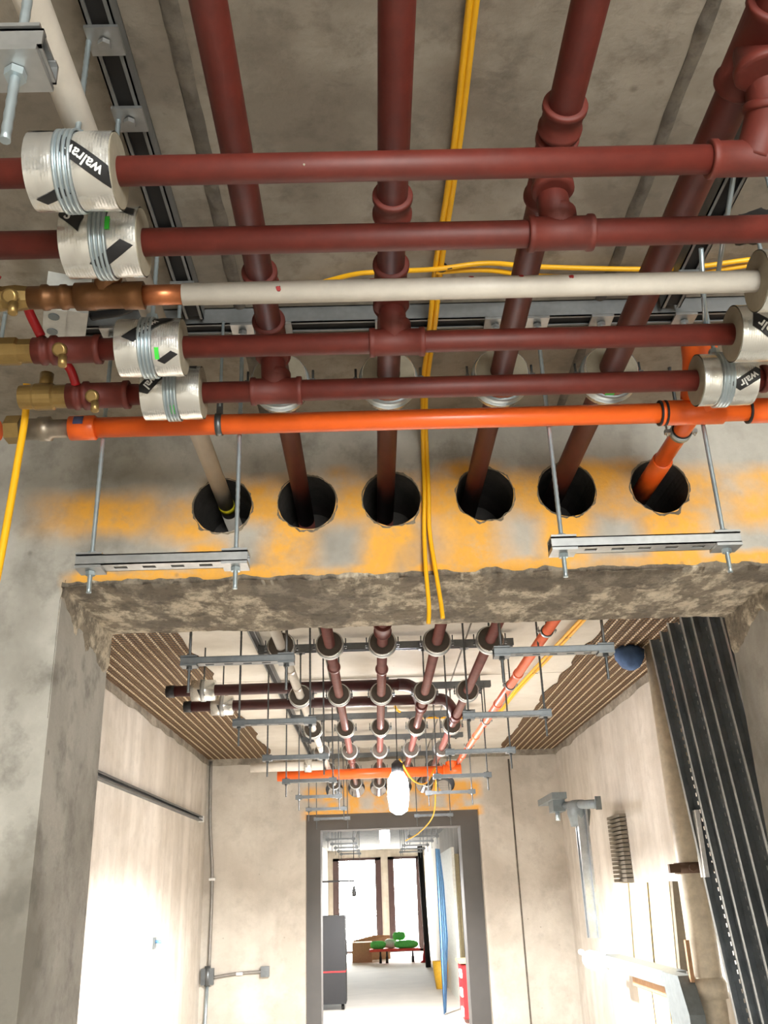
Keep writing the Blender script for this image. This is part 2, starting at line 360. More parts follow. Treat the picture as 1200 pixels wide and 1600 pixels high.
# hacked-off underside of the beam: a lumpy skin of concrete with a ragged front edge
def lumpy(x0, x1, y0, y1, nx, ny, fn):
    vs = []; fs = []
    for i in range(nx + 1):
        for j in range(ny + 1):
            vs.append(fn(x0 + (x1 - x0) * i / nx, y0 + (y1 - y0) * j / ny, j / ny))
    for i in range(nx):
        for j in range(ny): a = i * (ny + 1) + j; fs.append((a, a + 1, a + ny + 2, a + ny + 1))
    return MB().add(vs, fs, True)
def under(x, y, t_):
    n1 = noise.fractal(Vector((x * 5, y * 7, 0)), 1, 2, 5); n2 = noise.noise(Vector((x * 31, y * 31, 4)))
    z = ZL - .012 - abs(n1) * .010 - n2 * .0025
    if t_ < .02: z = ZL + .004 + .012 * max(-.4, noise.fractal(Vector((x * 14, 1, 2)), 1, 2, 4)); return (x, Y0 - .004, z)
    if t_ < .06: return (x, Y0 - .006 + .004 * n2, z + .006)
    if t_ > .98: z = ZL + .002; return (x, Y1 + .004, z)
    return (x, y, z)
spart('broken_soffit', lumpy(OX0 - .001, OX1 + .001, Y0 - .004, Y1 + .004, 260, 44, under), 'broken_concrete', wf, 'hacked rough grey underside of the beam')
def corner_fn(side):
    def f(a, b, t_):     # a: down the jamb, b: depth
        X = OX0 if side < 0 else OX1
        n1 = noise.fractal(Vector((a * 6, b * 7, side)), 1, 2, 5)
        th = max(0.0, .008 - max(0, (ZL - a) - .03 - .07 * (b - Y0) / .45 + .06 * n1) * .3) * (1 + .4 * n1)
        return (X - side * (th - .002), b, a)
    return f
spart('broken_corner', lumpy(ZL + .01, ZL - .34, Y0 - .003, Y1 + .003, 50, 36, corner_fn(-1)), 'broken_concrete', wf)
spart('broken_corner', lumpy(ZL + .01, ZL - .20, Y0 - .003, Y1 + .003, 50, 36, corner_fn(1)), 'broken_concrete', wf)

wr = wall_with_opening('wall_rear', 'far_beam', YF0, YF1, -1.9, 2.1, -.69, 1.05, ZM, [(x - .02 if x < .7 else x - .05, z + .025, .085) for x, z in HOLES])
def yellow_rear(t, v, base):
    sep = t.new('ShaderNodeSeparateXYZ'); t.link(v, sep.inputs[0])
    m = t.math('MULTIPLY', t.ramp(sep.outputs[0], -.76, -.66), t.math('SUBTRACT', 1.0, t.ramp(sep.outputs[0], 1.04, 1.12)))
    return t.mix(m, base, yellow_face(t, v, base))
concrete('far_beam_painted', srgb(206, 200, 189), srgb(178, 170, 158), .4, streak=4, yellow=yellow_rear)
wr.data.materials[0] = MATS['far_beam_painted']
struct('wall_left', MB().box(-1.99, -1.69, Y1, YF0, -1.5, ZM), 'pale_wall')
struct('wall_right', MB().box(1.88, 2.18, Y1, YF0, -1.5, ZM), 'pale_wall')
struct('floor', MB().box(-3, 3, -4, 28.3, -1.6, -1.5), 'floor_screed')
struct('wall_left_near', MB().box(-2.8, -2.6, -4, Y0, -1.5, ZN), 'far_beam')
struct('wall_right_near', MB().box(2.6, 2.8, -4, Y0, -1.5, ZN), 'far_beam')
struct('wall_back_near', MB().box(-2.8, .25, -4.2, -4, -1.5, ZN).box(2.15, 2.8, -4.2, -4, -1.5, ZN).box(.25, 2.15, -4.2, -4, -1.5, -.95).box(.25, 2.15, -4.2, -4, .95, ZN), 'far_beam')
wb = struct('window_3', MB().box(.25, .33, -4.15, -4.05, -.95, .95).box(2.07, 2.15, -4.15, -4.05, -.95, .95).box(.25, 2.15, -4.15, -4.05, -.95, -.87).box(.25, 2.15, -4.15, -4.05, .87, .95).box(1.17, 1.23, -4.15, -4.05, -.87, .87), 'frame_grey')  # unseen window, added behind the camera to light the near room
spart('pane', MB().box(.33, 2.07, -4.11, -4.10, -.87, .87), 'glass', wb)
struct('wall_left_far', MB().box(-1.6, -1.36, YF1, 28, -1.5, 1.15), 'pale_wall')
struct('wall_right_far', MB().box(1.38, 1.6, YF1, 28, -1.5, 1.15), 'pale_wall')
# ceiling: slab units with recessed joints filled with rough mortar
cl = struct('ceiling', MB().box(-2.8, 2.8, -4, Y0, ZN + .03, ZN + .2).box(-2, 2.2, Y1 - .001, YF0 + .001, ZM + .03, ZM + .2).box(-1.6, 1.6, YF1, 28, 1.15, 1.35), 'mortar')
for (xa, xb) in ((-2.6, -.275), (-.249, .516), (.537, 2.6)):
    for (ya, yb) in ((-4, Y0),):
        spart('slab_panel', MB().box(xa, xb, ya, yb, ZN, ZN + .05), 'ceiling_concrete', cl)
for (xa, xb) in ((-1.69, -.275), (-.262, .545), (.555, 1.88)):
    for (ya, yb) in ((Y1, 4.75), (4.762, 6.1), (6.11, 7.7), (7.71, YF0)):
        spart('slab_panel', MB().box(xa, xb, ya, yb, ZM, ZM + .05), 'ceiling_mid', cl)
for xx, w_, sd in ((-.2615, .0135, 1), (.5265, .0115, 2)):      # mortar squeezed out of the joints
    mb = lumpy(xx - w_, xx + w_, -.5, Y0, 10, 340, lambda x, y, t_, xx=xx, w_=w_, sd=sd: (x + .004 * noise.noise(Vector((y * 14, x * 40, sd))), y, ZN - .0005 - .004 * (1 - ((x - xx) / w_) ** 2) * (1 + noise.noise(Vector((x * 60, y * 30, sd))))))
    spart('mortar_seam', mb, 'mortar', cl)
# dark mortar ledge under the ceiling of the middle room
def ledge(x, side):
    def f(y, z, t_): n1 = noise.fractal(Vector((y * 4, z * 9, side)), 1, 2, 5); return (x - side * (.004 + .014 * abs(n1)), y, z - (.03 * noise.noise(Vector((y * 2.3, 0, side))) if t_ > .9 else 0))
    return f
tl = lumpy(Y1, YF0, ZM, ZM - .07, 160, 10, ledge(-1.69, -1)); tr_ = lumpy(Y1, YF0, ZM, ZM - .07, 160, 10, ledge(1.88, 1))
struct('trim_1', tl, 'ledge_mortar'); struct('trim_2', tr_, 'ledge_mortar')
def lf(x, z, t_): n1 = noise.fractal(Vector((x * 4, z * 9, 7)), 1, 2, 5); return (x, YF0 - .004 - .012 * abs(n1), z - (.03 * noise.noise(Vector((x * 3, 0, 7))) if t_ > .9 else 0))
struct('trim_3', lumpy(-1.69, 1.88, ZM, ZM - .07, 120, 8, lf), 'ledge_mortar')
# dark frame lining the far doorway
d1 = struct('door_1', MB().box(-.69, -.55, YF0 + .12, YF1, -1.5, .757).box(.865, 1.05, YF0 + .12, YF1, -1.5, .757), 'frame_grey')
spart('door_head', MB().box(-.55, .865, YF0 + .12, YF1, .607, .757), 'frame_grey', d1)
struct('trim_4', MB().cyl((1.39, YF0 - .004, ZM - .1), (1.40, YF0 - .004, -1.49), .008, 8), 'mortar')
# hot-rolled steel lath strips left in the soffit
def lath(side, xin, xout, y0, y1):
    t_ = Thing('metal_lath_strip', 'brown ribbed metal lath strip in the ceiling along the %s wall behind the beam' % ('left' if side < 0 else 'right'), 'metal lath', ((xin + xout) / 2, (y0 + y1) / 2, ZM), 'ribbed metal lath strips')
    n = 90; vs = []; rnd = random.Random(side + 9)
    for i in range(n + 1):
        y = y0 + (y1 - y0) * i / n; jag = .03 * noise.noise(Vector((y * 3, side, 0))) + (.02 if int(y * 1.7) % 2 else 0)
        vs += [(xin + side * -1 * jag, y, ZM - .002), (xin + side * -1 * jag, y, ZM - .008), (xout, y, ZM - .008), (xout, y, ZM - .002)]
    fs = [(i * 4 + k, i * 4 + (k + 1) % 4, i * 4 + 4 + (k + 1) % 4, i * 4 + 4 + k) for i in range(n) for k in range(4)]
    t_.part('lath_sheet', MB().add(vs, fs), 'lath_mesh')
    k = 0; x = xin + side * .035
    while abs(x) < abs(xout) - .01:
        mb = MB(); m = 150
        for q in range(1):
            yy0 = y0; mb.lathe((x, y0, ZM - .012), (0, 1, 0), [((y1 - y0) * j / m, .0062 if j % 2 else .0042) for j in range(m + 1)], 6, False)
        t_.part('rib', mb, 'lath_rib'); x += side * .062
lath(-1, -1.03, -1.685, 2.72, YF0 - .02); lath(1, 1.30, 1.875, 2.72, YF0 - .02)

# ------------------------------------------------------------------ pipework helpers
def nut(mb, p, d=(0, 0, 1), r=.0095, L=.008): mb.hexa(p, d, r, L); return mb
def rod_mb(x, y, z0, z1, r=.0048):
    mb = MB(); n = max(2, int((z1 - z0) / .012)); n = min(n, 40)
    prof = []
    for i in range(n): 
        t_ = (z1 - z0) * i / n; prof += [(t_, r), (t_ + (z1 - z0) / n * .5, r * .88)]
    prof.append((z1 - z0, r)); mb.lathe((x, y, z0), (0, 0, 1), prof, 10, True); return mb
def collar(p, d, r, L=.012): 
    d = Vector(d).normalized(); p = Vector(p) - d * L / 2
    return MB().lathe(p, d, [(0, r * .99), (.0, r * 1.2), (L * .25, r * 1.3), (L * .75, r * 1.3), (L, r * 1.2), (L, r * .99)], 24)
def sleeve(p, d, r, L):
    d = Vector(d).normalized(); p = Vector(p) - d * L / 2; b = .009
    return MB().lathe(p, d, [(0, r), (0, r * 1.30), (.002, r * 1.34), (b, r * 1.34), (b + .002, r * 1.22), (L - b - .002, r * 1.22), (L - b, r * 1.34), (L - .002, r * 1.34), (L, r * 1.30), (L, r)], 28)
def tee_mb(p, d, r, L, bdir, bl, br=None):
    mb = sleeve(p, d, r, L); br = br or r; bdir = Vector(bdir).normalized()
    mb.lathe(Vector(p), bdir, [(0, br * 1.2), (bl - .014, br * 1.2), (bl - .012, br * 1.34), (bl - .002, br * 1.34), (bl, br * 1.28), (bl, br)], 24)
    return mb
LX = {'w': -.385, 1: -.174, 2: .055, 3: .293, 4: .525, 'o': .765}
ZP, ZC = 1.005, .90
desc = {'w': 'white pipe', 1: 'leftmost red pipe', 2: 'second red pipe from left', 3: 'third red pipe from left', 4: 'rightmost red pipe', 'o': 'orange pipe'}
RAILS = [1.70, 2.82, 3.93, 5.02, 6.12, 7.17, 8.25, 9.35]
YC = {'A': .962, 'B': 1.107, 'C': 1.236, 'D': 1.390, 'E': 1.550, 'O': 1.680}
RC = {'A': .0195, 'B': .0205, 'C': .0178, 'D': .0195, 'E': .0205, 'O': .021}

# longitudinal pipes
for key, rr in ((1, .0235), (2, .0238), (3, .0238), (4, .026)):
    x = LX[key]; t_ = Thing('heating_pipe', 'dark red lengthwise pipe, %s, running through the beam hole' % desc[key].replace('red pipe ', 'of four ').replace('red pipe', 'of the four'), 'pipe', (x, 4, ZP), 'lengthwise red pipes')
    t_.part('pipe', MB().cyl((x, -.6, ZP), (x, 2.47, ZP), rr, 32), 'red_pipe')
    t_.part('pipe', MB().cyl((x, 2.47, ZP), (x, 13.5, ZP), .0236, 28), 'red_pipe_shiny_lit')
    cy, ck = {1: (YC['E'], 'E'), 2: (YC['D'], 'D'), 3: (YC['B'], 'B'), 4: (YC['A'] - .07, 'A')}[key]
    t_.part('tee_fitting', tee_mb((x, cy - .02, ZP), (0, 1, 0), rr, .13, (0, 0, -1) if key != 4 else (.03, .1, -1), .045), 'red_fitting')
    if key == 3: t_.part('coupling', sleeve((x, cy - .12, ZP), (0, 1, 0), rr, .05), 'red_fitting')
    if key == 2: t_.part('coupling', sleeve((x, 1.16, ZP), (0, 1, 0), rr, .05), 'red_fitting')
    if key == 1: t_.part('coupling', sleeve((x, 1.34, ZP), (0, 1, 0), rr, .045), 'red_fitting')
    for yy in {1: [4.35, 7.7], 2: [4.42], 3: [8.7], 4: [8.6]}[key]: t_.part('collar', collar((x, yy, ZP), (0, 1, 0), .0245, .02), 'red_pipe_shiny_lit')
    if key == 3: t_.part('coupling', sleeve((x, 5.42, ZP), (0, 1, 0), .026, .12), 'red_fitting')
    if key == 4: t_.part('coupling', sleeve((x, 5.80, ZP), (0, 1, 0), .026, .12), 'red_fitting')
    if key == 2: t_.part('coupling', sleeve((x, 3.66, ZP), (0, 1, 0), .028, .14), 'red_fitting')
t_ = Thing('white_pipe', 'white lengthwise pipe leftmost of the ceiling pipes, entering the leftmost beam hole', 'pipe', (LX['w'], 4, ZP))
t_.part('pipe', MB().cyl((LX['w'], -.6, ZP), (LX['w'], 2.40, ZP), .0215, 28), 'white_pipe')
t_.part('tape_wrap', MB().cyl((LX['w'], 2.34, ZP), (LX['w'], 2.37, ZP), .0224, 28), 'tape_yellow')
t_.part('pipe', MB().cyl((LX['w'], 2.40, ZP), (LX['w'], 13.5, ZP), .0225, 24), 'white_pipe')
for k, yy in enumerate((4.35, 4.75, 6.35, 6.75)): t_.part('taped_joint', MB().cyl((LX['w'], yy, ZP), (LX['w'], yy + .05, ZP), .0232, 24), 'dull_steel')
t_ = Thing('orange_pipe', 'orange lengthwise plastic pipe entering the rightmost beam hole', 'pipe', (LX['o'], 4, ZP))
xo = LX['o']
t_.part('pipe', MB().cyl((xo, 1.72, ZP), (xo, 2.2, ZP), .021, 28), 'orange_pipe')
t_.part('coupling', MB().lathe((xo + .002, 2.13, ZP), (0, 1, 0), [(0, .021), (0, .025), (.004, .0262), (.36, .0262), (.36, .02)], 28), 'orange_pipe')
t_.part('elbow', MB().tube(spline([(xo - .07, 1.67, ZP - .08), (xo - .068, 1.63, ZP - .02), (xo - .06, 1.64, ZP + .03), (xo - .035, 1.70, ZP + .035), (xo - .012, 1.77, ZP + .015), (xo, 1.83, ZP)], 8), [.036] * 25 + [.034, .032, .030, .029, .028, .027, .026, .025, .024, .023, .022, .022, .022, .022, .022, .022][:16], 24), 'orange_pipe')
t_.part('pipe', MB().cyl((xo, 2.28, ZP), (.715, 9.0, ZP), .0225, 24), 'orange_far')
for yy in (4.6, 5.4, 6.6, 7.6): t_.part('coupling', MB().cyl((xo - (yy - 2.28) / 6.72 * .05, yy, ZP), (xo - (yy + .04 - 2.28) / 6.72 * .05, yy + .04, ZP), .026, 24), 'orange_far')

# ------------------------------------------------------------------ cross pipes
def cross(key, x0, x1, name, label, mat, tees=(), cat='pipe', group='cross pipes below the lengthwise pipes'):
    y, r = YC[key], RC[key]; t_ = Thing(name, label, cat, ((x0 + x1) / 2, y, ZC), group)
    t_.part('pipe', MB().cyl((x0, y, ZC), (x1, y, ZC), r, 32), mat); return t_
A = cross('A', -.62, .56, 'heating_pipe', 'topmost dark red cross pipe in the photo, nearest the camera', 'red_pipe')
A.part('tee_fitting', sleeve((.53, YC['A'], ZC), (1, 0, 0), RC['A'], .11), 'red_fitting')
A.part('riser', MB().tube(spline([(.535, YC['A'], ZC), (.545, YC['A'] - .02, ZC + .03), (.545, YC['A'] - .05, ZP - .045), (.528, YC['A'] - .085, ZP)], 6), [.0255] * 19, 24), 'red_fitting')
A.part('collar', collar((.546, YC['A'] - .04, ZP - .055), (0, -.6, 1), .0225, .012), 'red_fitting')
B = cross('B', -.60, .85, 'heating_pipe', 'second dark red cross pipe from the top, tee under the third lengthwise pipe', 'red_pipe')
Dp = cross('D', -.52, .84, 'heating_pipe', 'third dark red cross pipe, below the white cross pipe', 'red_pipe')
E = cross('E', -.60, .92, 'heating_pipe', 'fourth dark red cross pipe, just above the orange cross pipe', 'red_pipe')
for T_, k, x in ((B, 'B', LX[3]), (Dp, 'D', LX[2]), (E, 'E', LX[1])):
    T_.part('tee_fitting', tee_mb((x + .008, YC[k], ZC), (1, 0, 0), RC[k], .098, (0, 0, 1), .04), 'red_fitting')
    T_.part('riser', MB().cyl((x + .004, YC[k], ZC), (x, YC[k] - .01, ZP - .01), .024, 24), 'red_fitting')
A.part('paint_chip', MB().lathe((-.069, YC['A'] - .0165, ZC - .0105), (0, -1, -.6), [(0, .0018), (.0006, .0014)], 7, True, True, .3), 'foam_grey')
E.part('coupling', sleeve((.80, YC['E'], ZC), (1, 0, 0), RC['E'], .05), 'red_fitting')
Cw = cross('C', -.285, .70, 'white_pipe', 'white insulated cross pipe with copper tail and brass valve at its left end', 'white_pipe')
y, r = YC['C'], RC['C']
Cw.part('copper_tail', MB().cyl((-.36, y, ZC), (-.283, y, ZC), .0165, 24), 'copper')
Cw.part('copper_tee', MB().lathe((-.455, y, ZC), (1, 0, 0), [(0, .018), (0, .0225), (.03, .0225), (.032, .0205), (.075, .0205), (.077, .0225), (.108, .0225), (.108, .017)], 24).cyl((-.41, y, ZC), (-.395, y - .01, ZP), .021, 24), 'old_copper')
Cw.part('pipe_reducer', MB().lathe((-.53, y, ZC), (1, 0, 0), [(0, .0185), (.02, .0185), (.022, .021), (.03, .021), (.033, .0185), (.05, .0185), (.052, .0205), (.06, .0205), (.062, .018), (.08, .018)], 24), 'old_copper')
Cw.part('valve_body', MB().lathe((-.62, y, ZC), (1, 0, 0), [(0, .021), (.03, .023), (.05, .019), (.07, .021), (.092, .018)], 8, False), 'brass')
for xx, zz in ((-.13, -.3), (.26, .6), (.18, .75), (.34, .3), (.02, .9)):   # drips of red paint
    a = zz; Cw.part('paint_drip', MB().lathe((xx, y - r * .98 * cos(a), ZC + r * .98 * sin(a) - .0), (0, -cos(a), sin(a)), [(0, .0045), (.0007, .004)], 9, True, True, .25), 'paint_mark')
def drain(T_, x, yy, s_=1.0):
    b = MB().lathe((x, yy - .018, ZC - .012), (0, -1, -.55), [(0, .006), (.012, .006), (.012, .0115), (.024, .0125), (.026, .0085)], 16)
    o = T_.part('drain_cock', b, 'brass')
    T_.part('drain_spout', MB().lathe((x + .004, yy - .031, ZC - .023), (.1, -.1, -1), [(0, .0055), (.01, .0055), (.01, .0075), (.03, .0075), (.03, .005)], 12), 'brass', o)
def lever(T_, pts, mat='red_handle'):
    T_.part('valve_handle', MB().tube(spline(pts, 5), .0085, 10), mat)
drain(Cw, -.545, YC['C'])
lever(Cw, [(-.575, y - .02, ZC + .02), (-.60, y - .05, ZC + .035), (-.62, y - .06, ZC + .075)])
lever(Cw, [(-.605, YC['C'] - .03, ZC + .045), (-.62, YC['C'] - .045, ZC + .02), (-.625, YC['C'] - .06, ZC - .03)])
def red_end(T_, k, xe, dz=0):
    y, r = YC[k], RC[k]
    T_.part('valve_body', MB().lathe((xe - .09, y, ZC), (1, 0, 0), [(0, r * .9), (0, r * 1.12), (.025, r * 1.18), (.03, r * 1.28), (.062, r * 1.28), (.066, r * 1.1), (.09, r * 1.1)], 8 if k == 'D' else 20, False), 'brass')
    T_.part('coupling', MB().lathe((xe, y, ZC), (1, 0, 0), [(0, r), (0, r * 1.2), (.012, r * 1.2), (.014, r * 1.34), (.02, r * 1.34), (.022, r * 1.15), (.03, r * 1.15), (.032, r * 1.36), (.04, r * 1.36), (.042, r * 1.2), (.105, r * 1.2), (.107, r * 1.34), (.117, r * 1.34), (.117, r)], 28), 'red_fitting')
    drain(T_, xe + .058, y)
red_end(Dp, 'D', -.575 + .0); red_end(E, 'E', -.575 + .01)
lever(Dp, [(-.56, YC['D'] - .015, ZC + .02), (-.575, YC['D'] - .03, ZC + .05), (-.59, YC['D'] - .035, ZC + .085)])
lever(E, [(-.545, YC['E'] - .02, ZC + .012), (-.552, YC['E'] - .04, ZC + .035), (-.57, YC['E'] - .06, ZC + .055)])
E.part('valve_stem', MB().cyl((-.61, YC['E'], ZC + .015), (-.61, YC['E'], ZC + .05), .013, 12), 'brass')
O = cross('O', -.585, .92, 'orange_pipe', 'orange plastic cross pipe nearest the beam, with tee at its right', 'orange_pipe')
y, r = YC['O'], RC['O']
O.part('coupling', MB().lathe((-.60, y, ZC), (1, 0, 0), [(0, r), (0, r * 1.2), (.05, r * 1.22), (.053, r * 1.12), (.053, r)], 28), 'orange_pipe')
O.part('size_sticker', MB().lathe((-.578, y, ZC), (1, 0, 0), [(0, .0264), (.016, .0264)], 40, True, False) if False else MB().add([(xx, y - .0258 * cos(a) - .0006, ZC + .0262 * sin(a)) for xx in (-.588, -.568) for a in (-.15, .05, .25, .45, .65)], [(i, i + 1, i + 6, i + 5) for i in range(4)]), 'tape_blue')
O.part('union_joint', MB().lathe((-.70, y, ZC), (1, 0, 0), [(0, .017), (0, .0225), (.035, .0225), (.037, .0255), (.06, .0255), (.062, .019), (.10, .019)], 20), 'dull_steel')
O.part('union_nut', MB().hexa((-.728, y, ZC), (1, 0, 0), .029, .03), 'brass')
O.part('tee_fitting', MB().lathe((.615, y, ZC), (1, 0, 0), [(0, r), (0, r * 1.25), (.006, r * 1.25), (.007, r * 1.1), (.012, r * 1.1), (.013, r * 1.24), (.13, r * 1.24), (.13, r)], 28).cyl((.715, y, ZC), (xo - .069, y - .02, ZP - .05), .030, 24), 'orange_pipe')
for xx in (.612, .6235): O.part('rubber_seal', MB().lathe((xx, y, ZC), (1, 0, 0), [(0, r), (0, r * 1.28), (.0035, r * 1.28), (.0035, r)], 28), 'black_rubber')
O.part('coupling', MB().lathe((.80, y, ZC), (1, 0, 0), [(0, r), (0, r * 1.24), (.12, r * 1.24), (.12, r)], 28), 'orange_pipe')
O.part('rubber_seal', MB().lathe((.797, y, ZC), (1, 0, 0), [(0, r), (0, r * 1.28), (.0035, r * 1.28), (.0035, r)], 28), 'black_rubber')
O.part('pipe', MB().cyl((-.86, y, ZC), (-.745, y, ZC), .021, 24), 'orange_pipe')
t_ = Thing('hose_clamp', 'small metal saddle clip round the orange cross pipe left of centre', 'pipe clip', (-.296, y, ZC))
t_.part('band', MB().lathe((-.303, y, ZC), (1, 0, 0), [(0, r + .0005), (0, r + .0025), (.013, r + .0025), (.013, r + .0005)], 24).box(-.303, -.290, y - .002, y + .002, ZC + r, ZC + r + .03), 'galv_dark')
t_.part('rod', rod_mb(-.2965, y, ZC + r + .02, 1.15, .0035), 'zinc_rod')
t_ = Thing('pipe_clamp', 'blue-grey metal clamp on the orange cross pipe at the left edge', 'pipe clamp', (-.765, y, ZC))
t_.part('band', MB().lathe((-.785, y, ZC), (1, 0, 0), [(0, .022), (0, .028), (.007, .026), (.012, .028), (.02, .026), (.024, .028), (.034, .028), (.034, .022)], 24), 'zinc_rod')
t_.part('rubber_edge', MB().lathe((-.790, y, ZC), (1, 0, 0), [(0, .0215), (0, .0265), (.004, .0265), (.004, .0215)], 24), 'black_rubber')
t_.part('rod', rod_mb(-.768, y, ZC + .026, ZN), 'zinc_rod')

# ------------------------------------------------------------------ insulated clamps on the cross pipes, with printed labels
def text_verts(s_, size):
    cu = bpy.data.curves.new('t', 'FONT'); cu.body = s_; cu.size = size; cu.offset = size * .022; cu.resolution_u = 3
    o = bpy.data.objects.new('t', cu); C.objects.link(o)
    dg = bpy.context.evaluated_depsgraph_get(); me = bpy.data.meshes.new_from_object(o.evaluated_get(dg))
    vs = [tuple(v.co) for v in me.vertices]; fs = [tuple(p.vertices) for p in me.polygons]
    bpy.data.objects.remove(o); bpy.data.meshes.remove(me); return vs, fs
def wrap(cx, cy, cz, R, u, th): return (cx + u, cy - R * cos(th), cz - R * sin(th))     # th 0 faces the camera side, grows downwards
def label_on(T_, cx, cy, cz, R, u0, th0, ang, L, Wd, txt, flip=True, umin=None, umax=None):
    """slanted black flag with white lettering wrapped on the foil"""
    ca, sa = cos(ang), sin(ang); n = 26; vs = []; m = 6
    for i in range(n + 1):
        for j in range(m + 1):
            a = -L / 2 + L * i / n; b = -Wd / 2 + Wd * j / m; a += b * .5
            u = u0 + a * ca - b * sa; w_ = a * sa + b * ca
            if umin is not None: u = max(umin, min(umax, u))
            vs.append(wrap(cx, cy, cz, R + .0006, u, th0 + w_ / R))
    lab = T_.part('label', MB().add(vs, [(i * (m + 1) + j, i * (m + 1) + j + 1, (i + 1) * (m + 1) + j + 1, (i + 1) * (m + 1) + j) for i in range(n) for j in range(m)], True), 'label_black')
    if txt:
        tv, tf = text_verts(txt, Wd * .92); w0 = max(p[0] for p in tv); out = []
        for (a, b, _) in tv:
            a = a - w0 / 2; b = b - Wd * .24
            if flip: a, b = -a, -b
            # text up is screen up: th decreases upwards
            u = u0 + a * ca + b * sa; w_ = a * sa - b * ca
            if umin is not None: u = max(umin, min(umax, u))
            out.append(wrap(cx, cy, cz, R + .0011, u, th0 + w_ / R))
        T_.part('lettering', MB().add(out, tf), 'label_white', lab)
def insulated_clamp(k, cx, label, labels, L=.112, R=.0505, bx=0.0, green=(), rodtop=1.15):
    cy, cz, rp = YC[k], ZC, RC[k]; T_ = Thing('insulated_pipe_clamp', label, 'pipe clamp', (cx, cy, cz), 'foil covered clamps on the cross pipes')
    T_.part('foam_block', MB().lathe((cx - L / 2, cy, cz), (1, 0, 0), [(0, rp), (0, R - .002), (L, R - .002), (L, rp), (0, rp)], 40, False, False), 'foam_grey')
    n = 64; m = 20; vs = []
    for i in range(m + 1):
        for j in range(n):
            a = 2 * pi * j / n; x = -L / 2 + .001 + (L - .002) * i / m
            rr = R + .0009 * noise.noise(Vector((x * 70, cos(a) * 3, sin(a) * 3 + cx * 9))) - .0012 * math.exp(-((x - bx) / .012) ** 2)
            vs.append((cx + x, cy + rr * cos(a), cz + rr * sin(a)))
    T_.part('foil_jacket', MB().add(vs, [(i * n + j, i * n + (j + 1) % n, (i + 1) * n + (j + 1) % n, (i + 1) * n + j) for i in range(m) for j in range(n)], True), 'foil')
    b0 = cx + bx - .0125
    prof = []
    for q in range(4):
        prof += [(q * .0065, R), (q * .0065 + .001, R + .0035), (q * .0065 + .0045, R + .0035), (q * .0065 + .0055, R + .001)]
    band = T_.part('clamp_band', MB().lathe((b0, cy, cz), (1, 0, 0), prof, 48, True, False), 'zinc_rod')
    T_.part('clamp_boss', nut(MB().box(b0, b0 + .025, cy - .008, cy + .008, cz + R, cz + R + .006), (cx + bx, cy, cz + R + .006), (0, 0, 1), .011, .011), 'zinc_rod', band)
    T_.part('rod', rod_mb(cx + bx, cy, cz + R + .01, rodtop, .0042), 'zinc_rod')
    for (u0, th0, ang, LL, Wd, txt) in labels: label_on(T_, cx, cy, cz, R + .0008, u0, th0, ang, LL, Wd, txt, True, -L / 2 + .001, L / 2 - .001)
    for (u, th) in green:
        T_.part('green_mark', MB().add([wrap(cx, cy, cz, R + .0018, u + a, th + b) for a in (0, .007) for b in (0, .2, .4)], [(0, 1, 4, 3), (1, 2, 5, 4)], True), 'label_green')
    return T_
WV = 'walraven'
insulated_clamp('A', -.372, 'foil covered clamp block with black label, left end of the topmost red cross pipe', [(.024, .42, .66, .084, .0225, WV[:6]), (-.04, -.95, -.5, .05, .014, ''), (-.022, 1.35, -.45, .04, .014, '')], bx=-.006)
insulated_clamp('B', -.373, 'foil covered clamp block on second cross pipe from the top, left side', [(-.038, -.2, .75, .044, .024, 'S'), (.018, 1.0, -.62, .06, .018, ''), (.032, -.5, .5, .046, .013, '')], green=[(.012, -.1)])
insulated_clamp('D', -.368, 'foil covered clamp block with torn foil, left side below the white pipe', [(.002, -.25, -.66, .085, .020, WV[:5]), (.035, .9, -.6, .03, .012, '')], bx=-.004, green=[(.014, .55)])
insulated_clamp('E', -.362, 'foil covered clamp block right above the left half of the orange pipe', [(-.034, .05, -.85, .055, .023, WV[:3]), (.03, -1.0, .5, .04, .013, '')], bx=0, green=[(.0, .95)])
insulated_clamp('C', .705, 'foil covered clamp block at the right end of the white cross pipe', [(.0, .8, .6, .05, .015, WV)], L=.12)
insulated_clamp('D', .735, 'foil covered clamp block with label, right end of third red cross pipe', [(-.030, .40, .66, .064, .026, WV[:4])], L=.15, bx=.012, green=[(-.02, .85)])
insulated_clamp('E', .700, 'foil covered clamp block with label above the orange tee, right side', [(.030, .50, -.55, .060, .023, WV[:4])], L=.106, bx=-.006)

